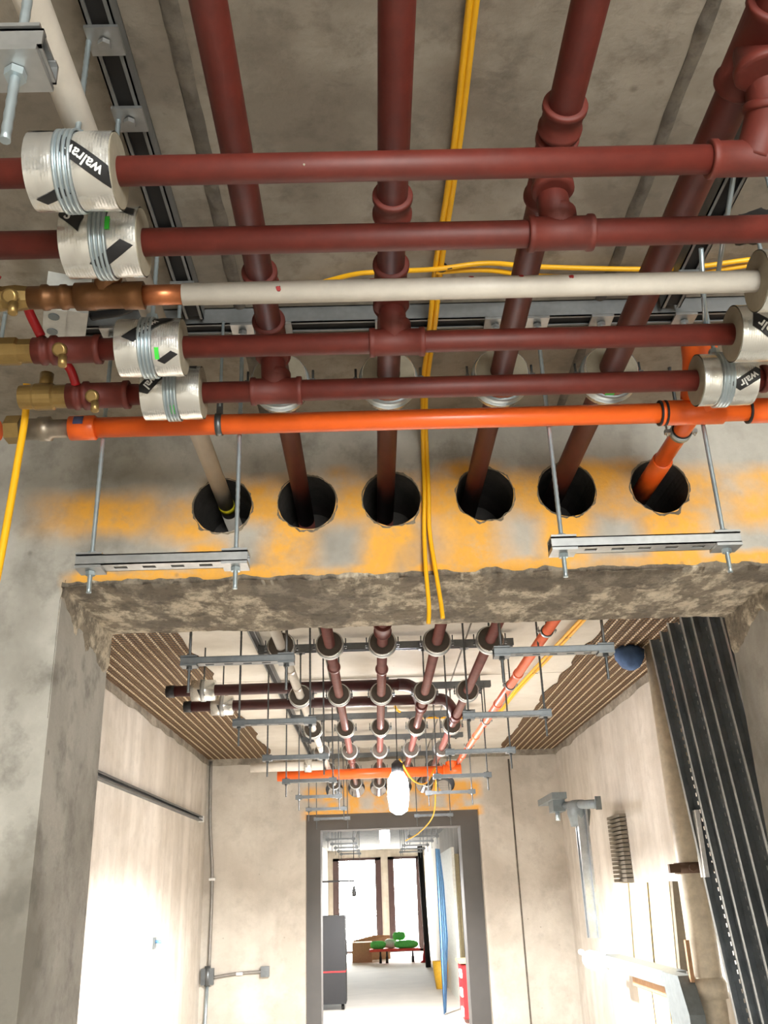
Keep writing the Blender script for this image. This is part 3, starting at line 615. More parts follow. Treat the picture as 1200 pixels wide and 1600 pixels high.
# ------------------------------------------------------------------ round insulated clamps on the lengthwise pipes
def round_clamp(x, y, zr, label, near, group, first):
    L = .062; R = .057
    T_ = Thing('insulated_pipe_clamp', label, 'pipe clamp', (x, y, ZP), group)
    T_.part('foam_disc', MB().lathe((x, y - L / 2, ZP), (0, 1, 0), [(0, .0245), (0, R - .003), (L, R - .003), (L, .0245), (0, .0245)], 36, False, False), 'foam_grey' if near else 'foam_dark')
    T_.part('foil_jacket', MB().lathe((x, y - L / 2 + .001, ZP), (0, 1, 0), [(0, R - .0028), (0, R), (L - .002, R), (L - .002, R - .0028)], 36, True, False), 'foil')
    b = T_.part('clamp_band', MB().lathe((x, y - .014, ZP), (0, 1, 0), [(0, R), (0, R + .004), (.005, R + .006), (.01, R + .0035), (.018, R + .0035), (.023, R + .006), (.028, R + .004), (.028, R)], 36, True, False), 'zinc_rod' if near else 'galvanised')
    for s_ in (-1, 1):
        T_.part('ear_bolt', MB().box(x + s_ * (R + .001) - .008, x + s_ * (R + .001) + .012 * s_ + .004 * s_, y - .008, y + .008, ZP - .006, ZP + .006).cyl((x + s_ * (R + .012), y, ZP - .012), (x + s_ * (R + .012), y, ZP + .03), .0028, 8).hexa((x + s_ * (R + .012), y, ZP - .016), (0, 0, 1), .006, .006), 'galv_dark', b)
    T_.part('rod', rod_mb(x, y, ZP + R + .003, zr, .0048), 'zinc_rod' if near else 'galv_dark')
    return T_
ordw = ['first', 'second', 'third', 'fourth', 'fifth', 'sixth', 'seventh']
gn, gm = 'insulated clamps in front of the beam', 'insulated clamps behind the beam'
for k in (1, 2, 3, 4):
    T_ = round_clamp(LX[k], RAILS[0], 1.15, 'grey foam ring clamp on the %s before the beam' % desc[k], True, gn, None)
    if k in (1, 4):
        T_.part('green_mark', MB().add([(LX[k] - .02 + a, RAILS[0] - .03 + b_, ZP - .0585 + .0 * a) for a in (0, .02) for b_ in (0, .012)], [(0, 1, 3, 2)]), 'label_green')
proto = None
for k in ('w', 1, 2, 3, 4):
    for q, yy in enumerate(RAILS[1:]):
        lab = 'round insulated clamp on the %s, %s behind the beam' % (desc[k], ordw[q])
        if proto is None: proto = round_clamp(LX[k], yy, 1.25, lab, False, gm, None)
        else: copy_tree(proto.o, (LX[k], yy, ZP), lab)
# thin clamps on the orange pipe
def thin_clamp(x, y, z, r, label, zr, group='thin clamps on the orange pipe'):
    T_ = Thing('pipe_clamp', label, 'pipe clamp', (x, y, z), group)
    b = T_.part('band', MB().lathe((x, y - .009, z), (0, 1, 0), [(0, r + .002), (0, r + .005), (.018, r + .005), (.018, r + .002)], 28, True, False), 'zinc_rod')
    T_.part('rubber_lining', MB().lathe((x, y - .012, z), (0, 1, 0), [(0, r), (0, r + .003), (.024, r + .003), (.024, r)], 28, True, False), 'black_rubber')
    for s_ in (-1, 1): T_.part('ear_bolt', MB().box(x + s_ * (r + .003), x + s_ * (r + .018), y - .006, y + .006, z - .004, z + .006).cyl((x + s_ * (r + .012), y, z - .01), (x + s_ * (r + .012), y, z + .02), .0025, 8), 'galvanised', b)
    T_.part('rod', rod_mb(x, y, z + r + .004, zr, .0045), 'galv_dark'); return T_
thin_clamp(xo, 1.975, ZP, .021, 'thin metal clamp with wing bolts on the orange pipe in front of the beam', ZN)
for q, yy in enumerate((3.80, 4.9, 6.0, 7.1)):
    xx = xo - (yy - 2.28) / 6.72 * .05
    thin_clamp(xx, yy, ZP, .0226, 'thin black lined clamp on the orange pipe, %s behind the beam' % ordw[q], 1.25)

# ------------------------------------------------------------------ strut rails and trapezes
def channel(mb, a0, a1, p, axis, h=.041, wd=.041, up=True, slots=True, th=.0025, lw=.008):
    """slotted strut channel along axis ('x' or 'y') at p=(across, bottom z); slotted face at the bottom when up"""
    c, z = p
    def bx(u0, u1, v0, v1, z0, z1):
        if axis == 'x': mb.box(u0, u1, v0, v1, z0, z1)
        else: mb.box(v0, v1, u0, u1, z0, z1)
    lo, hi = (z, z + h)
    bx(a0, a1, c - wd / 2, c - wd / 2 + th, lo, hi); bx(a0, a1, c + wd / 2 - th, c + wd / 2, lo, hi)
    face, lips = ((lo, lo + th), (hi - th, hi)) if up else ((hi - th, hi), (lo, lo + th))
    for s_ in (-1, 1): bx(a0, a1, c + s_ * (wd / 2 - lw / 2) - lw / 2, c + s_ * (wd / 2 - lw / 2) + lw / 2, *lips)
    sw = .0065
    if slots:
        bx(a0, a1, c - wd / 2, c - sw, *face); bx(a0, a1, c + sw, c + wd / 2, *face)
        n = max(1, int((a1 - a0) / .05)); st = (a1 - a0) / n
        for i in range(n + 1):
            u0 = a0 + st * i - st * .27 if i else a0; u1 = a0 + st * i + st * .27 if i < n else a1
            bx(max(a0, u0), min(a1, u1), c - sw, c + sw, *face)
    else: bx(a0, a1, c - wd / 2, c + wd / 2, *face)
    return mb
def rib_line(mb, a0, a1, y, z): return mb.box(a0, a1, y - .0225, y - .0205, z + .018, z + .024)
def trapeze(x0, x1, y, z, ztop, label, near, group, drop=.085, inset=.025):
    T_ = Thing('trapeze_hanger', label, 'hanger', ((x0 + x1) / 2, y, z), group)
    mb = channel(MB(), x0, x1, (y, z), 'x', .021)
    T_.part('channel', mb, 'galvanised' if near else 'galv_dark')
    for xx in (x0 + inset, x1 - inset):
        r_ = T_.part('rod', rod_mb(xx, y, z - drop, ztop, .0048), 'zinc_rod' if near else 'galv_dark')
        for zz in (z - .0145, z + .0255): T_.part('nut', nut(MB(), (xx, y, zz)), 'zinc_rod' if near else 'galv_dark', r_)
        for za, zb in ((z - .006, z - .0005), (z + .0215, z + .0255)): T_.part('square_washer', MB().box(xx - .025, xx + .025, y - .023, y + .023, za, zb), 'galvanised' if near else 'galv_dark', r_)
    return T_
gt = 'trapeze hangers on pairs of threaded rods'
trapeze(-.563, -.232, 1.70, .602, 1.15, 'galvanised trapeze hanger on two rods before the beam, left side', True, gt, .05)
trapeze(.360, .733, 1.70, .611, 1.15, 'galvanised trapeze hanger on two rods before the beam, right side', True, gt, .055)
T_ = trapeze(-.60, -.268, .60, .682, ZN, 'galvanised trapeze hanger end cut off by the top left corner', True, gt, .085, .028)
for side, xx0, xx1 in (('left', -.585, -.235), ('right', .385, .76)):
    ys = RAILS[1:]; pr = None
    for q, yy in enumerate(ys):
        if side == 'right' and q == 5: continue
        lab = 'grey trapeze hanger on the %s behind the beam, %s from the camera' % (side, ordw[q])
        if pr is None:
            pr = trapeze(xx0, xx1, yy, .672, 1.25, lab, False, gt)
        else: copy_tree(pr.o, ((xx0 + xx1) / 2, yy, .672), lab)
    for q in range(5):
        copy_tree(pr.o, ((xx0 + xx1) / 2, 11.6 + 1.1 * q, .60), 'small trapeze hanger beyond the far doorway on the %s, %s from the door' % (side, ordw[q]))
# ceiling rails
def rail(axis, c, a0, a1, zb, h, label, group, near, covers=()):
    loc = ((a0 + a1) / 2, c, zb) if axis == 'x' else (c, (a0 + a1) / 2, zb)
    T_ = Thing('strut_rail', label, 'rail', loc, group)
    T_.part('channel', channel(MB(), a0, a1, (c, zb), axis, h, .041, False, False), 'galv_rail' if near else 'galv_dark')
    T_.part('channel_shade', (MB().box(a0 + .003, a1 - .003, c - .0165, c + .0165, zb + .006, zb + .012) if axis == 'x' else MB().box(c - .0165, c + .0165, a0 + .003, a1 - .003, zb + .006, zb + .012)), 'dark_gap')  # dark strip standing in for the shade inside the open channel
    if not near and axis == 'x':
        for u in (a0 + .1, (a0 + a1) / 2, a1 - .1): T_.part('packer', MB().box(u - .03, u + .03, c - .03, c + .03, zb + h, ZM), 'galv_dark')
    for u in covers:
        p = (u, c) if axis == 'x' else (c, u)
        mb = MB().box(p[0] - .024, p[0] + .024, p[1] - .024, p[1] + .024, zb - .006, zb - .0005)
        nut(mb, (p[0], p[1], zb - .016)); T_.part('cover_plate', mb, 'galvanised' if near else 'galv_dark')
    return T_
gr = 'steel strut rails fixed to the ceiling'
rail('x', 1.70, -.62, 1.0, 1.144, .041, 'galvanised strut rail across the ceiling in front of the beam', gr, True, [-.538, -.257, LX[1], LX[2], LX[3], .385, LX[4], .708])
rail('y', -.355, -.3, 1.66, 1.144, .041, 'galvanised strut rail running lengthwise on the ceiling, left side', gr, True, [.45, .70, YC['A'], YC['B'], YC['D'], YC['E']])
rail('y', .668, .4, 1.66, 1.144, .041, 'galvanised strut rail running lengthwise on the ceiling, right side', gr, True, [.8, YC['B'], YC['C'], YC['D'], YC['E']])
for q, yy in enumerate(RAILS[1:]):
    cov = []
    if q == 0: pr = rail('x', yy, -.62, .80, 1.249, .041, 'grey strut rail across the ceiling behind the beam, first', gr, False, [LX[k] for k in ('w', 1, 2, 3, 4)] + [-.56, -.26, .41, .735])
    else: copy_tree(pr.o, ((-.62 + .80) / 2, yy, 1.249), 'grey strut rail across the ceiling behind the beam, %s' % ordw[q])
rail('y', -.62, 3.0, 9.5, 1.289, .041, 'long perforated rail running lengthwise on the ceiling behind the beam', gr, True)
# loose threaded rods at the right
for (a, b, lab) in (((.655, 1.19, 1.18), (.690, 1.47, 1.07), 'slanted threaded rod above the right end of the white pipe'), ((.635, .985, 1.17), (.70, 1.12, 1.09), 'slanted threaded rod right of the big red tee'), ((.655, 1.43, 1.12), (.69, 1.56, 1.02), 'threaded rod behind the right end of the third red pipe')):
    t_ = Thing('threaded_rod', lab, 'threaded rod', a, 'loose threaded rods on the right'); t_.part('rod', MB().cyl(a, b, .0048, 10), 'zinc_rod'); d = Vector(b) - Vector(a)
    t_.part('nut', MB().hexa(Vector(b) - d.normalized() * .012, d, .0095, .009), 'zinc_rod')

# ------------------------------------------------------------------ dark cross pipes behind the beam
def dark_pipe(x0, y, xe, pts, cx, label):
    z = 1.085; T_ = Thing('heating_pipe', label, 'pipe', (x0, y, z), 'dark cross pipes behind the beam')
    T_.part('pipe', MB().cyl((x0, y, z), (xe, y, z), .031, 24), 'shaded_red_pipe')
    T_.part('end_cap', MB().lathe((x0 - .012, y, z), (1, 0, 0), [(0, .02), (.004, .033), (.05, .035), (.05, .03)], 24), 'black_rubber')
    T_.part('elbow', MB().tube(spline([(xe - .02, y, z)] + pts, 8), .034, 20), 'shaded_red_pipe')
    c = Thing('insulated_pipe_clamp', label.replace('dark capped', 'foil clamp block on the').replace('pipe', 'dark pipe', 1), 'pipe clamp', (cx, y, z), 'foil clamps on the dark cross pipes')
    c.part('foil_jacket', MB().lathe((cx - .065, y, z), (1, 0, 0), [(0, .031), (0, .058), (.13, .058), (.13, .031)], 28), 'foil')
    c.part('label', MB().add([wrap(cx, y, z, .0585, u + .012 * (th * 2), th) for u in (-.03, .0) for th in (.1, .3, .5, .7)], [(i, i + 1, i + 5, i + 4) for i in range(3)]), 'label_black')
    c.part('clamp_band', MB().lathe((cx - .012, y, z), (1, 0, 0), [(0, .058), (0, .062), (.024, .062), (.024, .058)], 28, True, False), 'galvanised')
    c.part('rod', rod_mb(cx, y, z + .06, ZM, .0048), 'galv_dark')
dark_pipe(-1.14, 5.17, .17, [(.205, 5.19, 1.085), (.25, 5.27, 1.075), (.28, 5.38, 1.04), (.293, 5.47, 1.01)], -.94, 'dark capped pipe crossing behind the beam, upper of two')
dark_pipe(-1.13, 5.63, .40, [(.43, 5.64, 1.085), (.47, 5.70, 1.075), (.51, 5.80, 1.04), (.525, 5.9, 1.01)], -.905, 'dark capped pipe crossing behind the beam, lower of two')
T_ = Thing('heating_pipe', 'dark red branch elbow dropping onto the second red pipe just behind the beam', 'pipe', (-.1, 3.5, 1.085), 'dark cross pipes behind the beam')
T_.part('pipe', MB().cyl((-1.0, 3.42, 1.085), (-.12, 3.42, 1.085), .031, 24), 'shaded_red_pipe')
T_.part('elbow', MB().tube(spline([(-.14, 3.42, 1.085), (-.08, 3.43, 1.085), (-.01, 3.5, 1.07), (.04, 3.62, 1.03), (.055, 3.7, 1.01)], 8), .034, 20), 'red_fitting')
# far cross pipes just in front of the far wall
T_ = Thing('orange_pipe', 'orange cross pipe under the ceiling before the far doorway', 'pipe', (-.1, 8.0, .93), 'far cross pipes'); T_.part('pipe', MB().cyl((-.80, 7.95, .93), (.64, 7.95, .93), .042, 20), 'orange_pipe')
T_.part('tee_fitting', tee_mb((.66, 7.95, .93), (1, 0, 0), .04, .15, (0, .2, 1), .07), 'orange_pipe')
T_ = Thing('white_pipe', 'short white cross pipe above the far doorway at the left', 'pipe', (-.75, 7.7, .98), 'far cross pipes'); T_.part('pipe', MB().cyl((-1.0, 7.75, .98), (-.40, 7.75, .98), .036, 20), 'white_pipe')
T_.part('coupling', MB().cyl((-.56, 7.75, .98), (-.50, 7.75, .98), .05, 20), 'foil')

# ------------------------------------------------------------------ cables
def cable(label, paths, r, loc, cat='cable', ties=()):
    T_ = Thing('yellow_cable', label, cat, loc, 'yellow site cables')
    for p in paths: T_.part('strand', MB().tube(spline(p, 8), r, 10), 'yellow_cable')
    for p in ties: T_.part('cable_tie', MB().lathe(p, (0, -1, .2) if p[2] > 1.13 else (0, 0, 1), [(-.003, .012), (.003, .012)], 14, True, False).tube([p, (p[0] + .012, p[1] - .01, p[2] - .012), (p[0] + .02, p[1] - .012, p[2] - .012)], .0012, 5), 'black_rubber')
    return T_
c1 = [(.170, .3, 1.172), (.168, .92, 1.172), (.166, 1.22, 1.170), (.153, 1.52, 1.160), (.149, 1.66, 1.130), (.150, 1.99, 1.165), (.157, 2.16, 1.155), (.158, 2.225, 1.10), (.156, 2.23, .98), (.150, 2.235, .87), (.148, 2.22, .76), (.150, 2.21, .66), (.146, 2.20, .61)]
c2 = [(.179, .3, 1.172), (.177, .92, 1.172), (.175, 1.22, 1.170), (.164, 1.52, 1.158), (.160, 1.66, 1.130), (.160, 1.99, 1.165), (.165, 2.16, 1.155), (.168, 2.225, 1.10), (.167, 2.23, .98), (.164, 2.235, .87), (.172, 2.22, .76), (.180, 2.21, .67), (.182, 2.20, .622)]
cable('pair of yellow cables down the ceiling and over the beam face, cut ends dangling', [c1, c2], .0056, (.16, 1.2, 1.17), ties=[(.165, 1.52, 1.158), (.161, 2.17, 1.15)])
cable('yellow cables crossing the ceiling from side to side behind the white pipe', [[(-.20, 1.64, 1.176), (-.03, 1.558, 1.17), (.05, 1.54, 1.165), (.153, 1.515, 1.150), (.256, 1.513, 1.16), (.378, 1.545, 1.172), (.645, 1.56, 1.172), (.82, 1.53, 1.17), (1.1, 1.5, 1.17)],
      [(.153, 1.525, 1.150), (.256, 1.535, 1.16), (.378, 1.575, 1.172), (.645, 1.59, 1.172), (.82, 1.55, 1.17), (1.1, 1.54, 1.17)]], .0052, (.1, 1.55, 1.17))
cable('thick yellow cable hanging straight down at the left edge', [[(-.668, 1.60, .96), (-.673, 1.625, .90), (-.676, 1.625, .80), (-.679, 1.62, .66), (-.683, 1.61, .50), (-.69, 1.60, .30)]], .0072, (-.675, 1.62, .9))
cable('yellow cable under the ceiling right of the orange pipe, leading to the lamp', [[(1.20, 2.75, 1.315), (1.17, 3.6, 1.315), (1.13, 4.43, 1.30), (1.06, 5.5, 1.29), (1.03, 6.6, 1.31), (1.0, 7.3, 1.29), (.85, 7.6, 1.30), (.60, 7.6, 1.31), (.36, 7.4, 1.29), (.20, 7.1, 1.29), (.17, 6.7, 1.31)],
      [(1.22, 2.75, 1.315), (1.19, 3.6, 1.315), (1.14, 4.43, 1.29), (1.09, 5.5, 1.29), (1.05, 6.6, 1.31), (1.02, 7.4, 1.29)]], .009, (1.1, 5, 1.3), ties=[(1.10, 5.0, 1.29), (1.06, 5.9, 1.29)])
cable('thin yellow cable looping down in front of the far doorway', [[(.185, 6.6, .86), (.30, 7.2, .78), (.42, 7.6, .80), (.52, 7.9, .95), (.53, 8.2, .80), (.52, 8.6, .62), (.42, 9.2, .52), (.30, 9.6, .47)]], .006, (.4, 8, .8))

# ------------------------------------------------------------------ lamps
def lamp(x, y, z, label, power, sz=1.0):
    T_ = Thing('work_lamp', label, 'lamp', (x, y, z), 'hanging work lamps')
    T_.part('bulb', MB().lathe((x, y, z - .13 * sz), (0, 0, 1), [(0, .02 * sz), (.02 * sz, .05 * sz), (.10 * sz, .062 * sz), (.19 * sz, .058 * sz), (.23 * sz, .035 * sz)], 20), 'lamp_glow')
    T_.part('lamp_holder', MB().lathe((x, y, z + .10 * sz), (0, 0, 1), [(0, .036 * sz), (.05 * sz, .034 * sz), (.07 * sz, .012 * sz)], 16), 'black_rubber')
    T_.part('flex', MB().cyl((x, y, z + .16 * sz), (x + .004, y, ZM - .02 if y < 10 else 1.15), .004, 6), 'black_rubber')
    l = bpy.data.lights.new('bulb_light', 'SPOT'); l.energy = power; l.color = (1, .98, .965); l.shadow_soft_size = .06; l.spot_size = radians(172); l.spot_blend = .35
    o = bpy.data.objects.new('bulb_light', l); C.objects.link(o); o.parent = T_.o; o.location = (0, 0, -.2 * sz)
    return T_
lamp(.168, 6.6, .65, 'bright hanging work lamp in the middle room before the far doorway', 720, 1.2)
lamp(.118, 12.0, .66, 'smaller bright hanging lamp seen through the far doorway', 900)

# ------------------------------------------------------------------ near ceiling bits at the left
T_ = Thing('junction_box', 'white plastic junction box on the ceiling behind the brass valve', 'junction box', (-.61, 1.62, 1.14))
def rotbox(cx, cy, z0, z1, sx, sy, a):
    M_ = Matrix.Translation((cx, cy, 0)) @ Matrix.Rotation(a, 4, 'Z'); return MB().box(-sx / 2, sx / 2, -sy / 2, sy / 2, z0, z1, M_)
T_.part('box_body', rotbox(-.61, 1.61, 1.10, ZN, .085, .12, .35), 'junction_white')
T_.part('box_lid', rotbox(-.625, 1.595, 1.094, 1.10, .042, .11, .35), 'junction_white')
for dx, dy in ((.008, -.03), (-.012, .022)): T_.part('knockout', MB().cyl((-.625 + dx, 1.595 + dy, 1.0935), (-.625 + dx, 1.595 + dy, 1.091), .011, 16), 'grey_paint')
T_ = Thing('black_conduit', 'black cable glands and flex on the ceiling above the copper tee', 'cable', (-.5, 1.5, 1.15))
T_.part('gland', MB().box(-.56, -.515, 1.42, 1.46, 1.15, ZN), 'black_rubber'); T_.part('gland', MB().box(-.475, -.45, 1.42, 1.45, 1.15, ZN), 'black_rubber'); T_.part('gland', MB().box(-.67, -.62, 1.42, 1.45, 1.15, ZN), 'black_rubber')
T_.part('flex', MB().tube(spline([(-.47, 1.43, 1.17), (-.45, 1.52, 1.13), (-.47, 1.58, 1.12), (-.56, 1.62, 1.13)], 8), .009, 8), 'black_rubber')
T_ = Thing('ceiling_stain', 'black scorch hole in the ceiling above the right end of the white pipe', 'stain', (.76, 1.46, ZN)); T_.part('hole_edge', MB().lathe((.77, 1.45, ZN + .002), (0, 0, -1), [(0, .06), (.003, .055), (.0035, .02)], 24, True, True, .18), 'dark_gap')

# ------------------------------------------------------------------ middle room: left wall
T_ = Thing('strut_rail', 'perforated channel fixed level on the left wall of the middle room', 'rail', (-1.68, 7.6, .71))
mb = MB().box(-1.69, -1.65, 5.6, 9.3, .735, .74).box(-1.69, -1.65, 5.6, 9.3, .695, .70).box(-1.69, -1.686, 5.6, 9.3, .70, .735).box(-1.652, -1.648, 5.6, 9.3, .725, .74).box(-1.652, -1.648, 5.6, 9.3, .695, .707)
T_.part('channel', mb, 'galv_dark'); T_.part('end_cap', MB().box(-1.69, -1.645, 9.3, 9.36, .69, .745), 'label_white')
T_ = Thing('wall_bolt', 'small wall bolt left on the bright left wall', 'bolt', (-1.69, 7.66, -.28)); T_.part('plate', MB().box(-1.69, -1.675, 7.63, 7.69, -.33, -.25), 'grey_paint'); T_.part('bolt', MB().cyl((-1.68, 7.66, -.28), (-1.63, 7.66, -.285), .012, 8), 'sheet_blue')
yw = YF0 - .02
T_ = Thing('conduit', 'grey conduit down the left corner of the middle room with a side branch', 'conduit', (-1.63, yw, -.2), None)
T_.part('pipe', MB().tube(spline([(-1.655, yw, 1.30), (-1.64, yw, .7), (-1.60, yw - .0, .2), (-1.60, yw, -.62)], 6), .016, 10), 'conduit_grey')
T_.part('pipe', MB().cyl((-1.61, yw, -.70), (-1.63, yw, -1.49), .016, 10), 'zinc_rod')
T_.part('pipe', MB().tube(spline([(-1.56, yw, -.68), (-1.35, yw, -.655), (-1.10, yw, -.645)], 6), .015, 10), 'conduit_grey')
T_.part('junction_box', MB().box(-1.67, -1.55, yw - .03, yw + .01, -.74, -.60).cyl((-1.61, yw - .01, -.75), (-1.61, yw - .01, -.58), .028, 12), 'galv_dark')
T_.part('end_box', MB().box(-1.11, -1.03, yw - .03, yw + .01, -.69, -.60), 'galv_dark')
for x, z in ((-1.60, .18), (-1.31, -.655), (-1.62, -1.1)): T_.part('saddle_clip', MB().box(x - .03, x + .03, yw - .02, yw + .015, z - .012, z + .012), 'label_white')

# ------------------------------------------------------------------ middle room: right side
XR = 1.72
T_ = Thing('riser_pipe', 'large grey vertical soil pipe beside the steel studs', 'pipe', (XR, 5.38, -1.5))
T_.part('pipe', MB().cyl((XR, 5.38, -1.5), (XR, 5.38, ZM), .078, 32), 'grey_riser')
T_.part('socket', MB().lathe((XR, 5.38, -.56), (0, 0, 1), [(0, .078), (0, .092), (.07, .094), (.085, .088), (.10, .078)], 32), 'grey_riser')
T_.part('bracket', MB().lathe((XR, 5.38, .045), (0, 0, 1), [(0, .078), (0, .088), (.055, .088), (.055, .078)], 32, True, False).box(XR - .13, XR - .07, 5.33, 5.36, .05, .095).box(XR + .06, 1.88, 5.33, 5.36, .05, .095).cyl((XR - .02, 5.28, .073), (XR - .02, 5.30, .073), .018, 8), 'rust_bracket')
for k, (z, ln) in enumerate(((-.28, .2), (-.62, .12))): T_.part('wood_wedge', MB().box(XR - .105, XR - .085, 5.32, 5.35, z - ln, z), 'tan_wood')
solo('foam_lump', MB().lathe((1.555, 5.42, 1.18), (0, 0, 1), [(0, .02), (.02, .06), (.07, .08), (.12, .08), (.15, .05)], 14, True, True, .15), 'blue_foam', 'blue foam lump stuffed under the ceiling left of the grey soil pipe', 'foam', (1.555, 5.42, 1.18))
# C-shaped perforated studs leaning against the right wall
def stud(x, y, lean, label, wob):
    T_ = Thing('steel_stud', label, 'stud', (x, y, -1.5), 'steel studs stacked on end')
    Lh = 2.72; wd = .13; dp = .05
    Mx = Matrix.Translation((x, y, -1.5)) @ Matrix.Rotation(radians(-4.4), 4, 'Y') @ Matrix.Rotation(lean, 4, 'X') @ Matrix.Rotation(wob, 4, 'Z')
    mb = MB(); th = .002
    # web in strips with a row of slots either side
    for (a, b) in ((-wd / 2, -.036), (-.028, .028), (.036, wd / 2)): mb.box(a, b, 0, th, 0, Lh, Mx)
    for s_ in (-1, 1):
        for q in range(68): z = q * .04; mb.box(s_ * .032 - .0045, s_ * .032 + .0045, 0, th, z, z + .022, Mx)
    T_.part('web', mb, 'stud_steel')
    fl = MB()
    for s_ in (-1, 1):
        u = s_ * wd / 2; fl.box(min(u, u - s_ * th), max(u, u - s_ * th), -dp, 0, 0, Lh, Mx); fl.box(min(u, u - s_ * .012), max(u, u - s_ * .012), -dp, -dp + th, 0, Lh, Mx)
    T_.part('flange', fl, 'stud_edge')
    return T_
nm = ['leftmost', 'second from the left', 'third from the left', 'fourth from the left', 'fifth from the left', 'sixth from the left', 'rightmost']
for q in range(7):
    sT = stud(1.775 + .01 * (q % 2), 4.74 - .165 * q, radians(-.6), 'dark perforated steel stud standing behind the right pier, %s' % nm[q], radians(-60))
    if q == 0: sT.part('paper_wrap', MB().box(1.585, 1.605, 4.755, 4.825, .02, .33), 'label_white', None, 'white paper wrap')
# boards leaning on the right wall
for q in range(3):
    y0_ = 7.25 - q * .48 - .01; mb = MB(); M_ = Matrix.Translation((1.70, y0_, -.46)) @ Matrix.Rotation(radians(3), 4, 'Y')
    mb.box(0, .03, -.44, 0, 0, .47, M_)
    o = solo('insulation_board', mb, 'board_cream', ['cream board leaning on the right wall, leftmost of three', 'cream board on the right wall, middle of three', 'cream board on the right wall, rightmost of three'][q], 'board', (1.7, y0_, -.46), 'cream boards on the right wall')
for q in range(2):
    mb = MB(); M_ = Matrix.Translation((1.70 + q * .07, 5.80 - q * .01, -.46)) @ Matrix.Rotation(radians(3), 4, 'Y'); mb.box(0, .055, -.03, .02, 0, .47, M_)
    solo('board_edge_strip', mb, 'board_grey', 'dark edge board beside the cream boards, %s one' % ('front' if q == 0 else 'back'), 'board', (1.7 + q * .07, 5.8, -.46), 'dark edge boards')
T_ = Thing('material_lift', 'grey steel lift with mast and side arm by the right wall', 'lift', (1.55, 7.2, -1.5))
T_.part('mast', MB().box(1.53, 1.60, 7.28, 7.33, -.35, .58).box(1.53, 1.60, 7.38, 7.40, -.35, .58).box(1.585, 1.60, 7.24, 7.46, -.35, .58), 'stud_edge')
T_.part('mast_cap', MB().lathe((1.56, 7.36, .42), (0, 0, 1), [(0, .07), (.10, .09), (.16, .09), (.19, .05)], 12), 'grey_paint')
T_.part('cross_arm', MB().tube([(1.565, 7.95, .62), (1.565, 6.75, .53)], .032, 8).box(1.55, 1.59, 6.72, 6.74, .49, .58), 'grey_paint')
T_.part('head_plate', MB().box(1.44, 1.56, 7.75, 8.45, .66, .71).box(1.46, 1.56, 7.85, 8.05, .57, .66), 'grey_paint')
T_.part('bolt', MB().cyl((1.5, 7.9, .50), (1.5, 7.9, .58), .02, 8), 'zinc_rod')
T_.part('side_arm', MB().box(1.58, 1.70, 5.66, 7.2, -.53, -.45), 'grey_paint')
T_.part('knuckle', MB().cyl((1.56, 7.5, -.50), (1.56, 7.15, -.50), .065, 16).cyl((1.50, 7.5, -.45), (1.50, 7.55, -.45), .02, 8), 'label_white')
T_.part('leg', MB().add([(1.56, 5.66, -.45), (1.56, 5.36, -.45), (1.56, 5.25, -.62), (1.56, 5.25, -1.5), (1.56, 5.5, -1.5), (1.56, 5.55, -.75)] + [(1.64, 5.66, -.45), (1.64, 5.36, -.45), (1.64, 5.25, -.62), (1.64, 5.25, -1.5), (1.64, 5.5, -1.5), (1.64, 5.55, -.75)], [(0, 1, 2, 5), (2, 3, 4, 5), (6, 11, 8, 7), (8, 11, 10, 9)] + [(i, (i + 1) % 6, 6 + (i + 1) % 6, 6 + i) for i in range(6)]), 'grey_paint')
T_ = Thing('slatted_vent', 'stack of thin dark slats on the bright right wall behind the lift mast', 'slats', (1.82, 7.5, .03))
for q in range(16): T_.part('slat', MB().box(1.83, 1.88, 7.22, 7.62, .02 + q * .03, .042 + q * .03), 'board_grey')
for q in range(3):
    mb = MB().box(1.70, 1.74, 5.75 + q * .35, 6.08 + q * .35, -1.3, -.62); solo('insulation_board', mb, 'board_cream', 'cream board under the lift arm, %s' % ('rightmost', 'middle', 'leftmost')[q], 'board', (1.7, 5.9 + q * .35, -1.3), 'cream boards under the lift arm')
solo('wood_batten', MB().box(1.69, 1.75, 5.72, 6.85, -.62, -.56), 'tan_wood', 'brown batten along the top of the boards under the lift arm', 'batten', (1.7, 6.3, -.6))

# ------------------------------------------------------------------ beyond the far doorway
YE = 28.0
we = struct('wall_end', MB().box(-1.6, -1.22, YE, YE + .3, -1.5, 1.15).box(.14, .34, YE, YE + .3, -1.5, 1.15).box(1.30, 1.6, YE, YE + .3, -1.5, 1.15).box(-1.22, .14, YE, YE + .3, .95, 1.15).box(.34, 1.30, YE, YE + .3, .95, 1.15), 'pale_wall')
for q, (a, b) in enumerate(((-1.22, .14), (.34, 1.30))):
    wn_ = struct('window_%d' % (q + 1), MB().box(a, a + .17, YE - .02, YE + .08, -1.5, .95).box(b - .17, b, YE - .02, YE + .08, -1.5, .95).box(a, b, YE - .02, YE + .08, .88, .95).box(a, b, YE - .02, YE + .08, -1.5, -1.44), 'window_frame')
    spart('pane', MB().box(a + .17, b - .17, YE + .02, YE + .03, -1.44, .88), 'glass', wn_)
T_ = Thing('balcony_railing', 'metal balcony railing outside the end windows', 'railing', (0, YE + 1.2, -1.5))
T_.part('top_rail', MB().box(-1.6, 1.6, YE + 1.18, YE + 1.22, -.62, -.58), 'galv_dark')
for q in range(22): T_.part('baluster', MB().box(-1.5 + q * .14, -1.485 + q * .14, YE + 1.19, YE + 1.21, -1.5, -.6), 'galv_dark')
T_ = Thing('black_cabinet', 'tall black cabinet with a red stripe inside the far doorway, left', 'cabinet', (-.65, 14.6, -1.5))
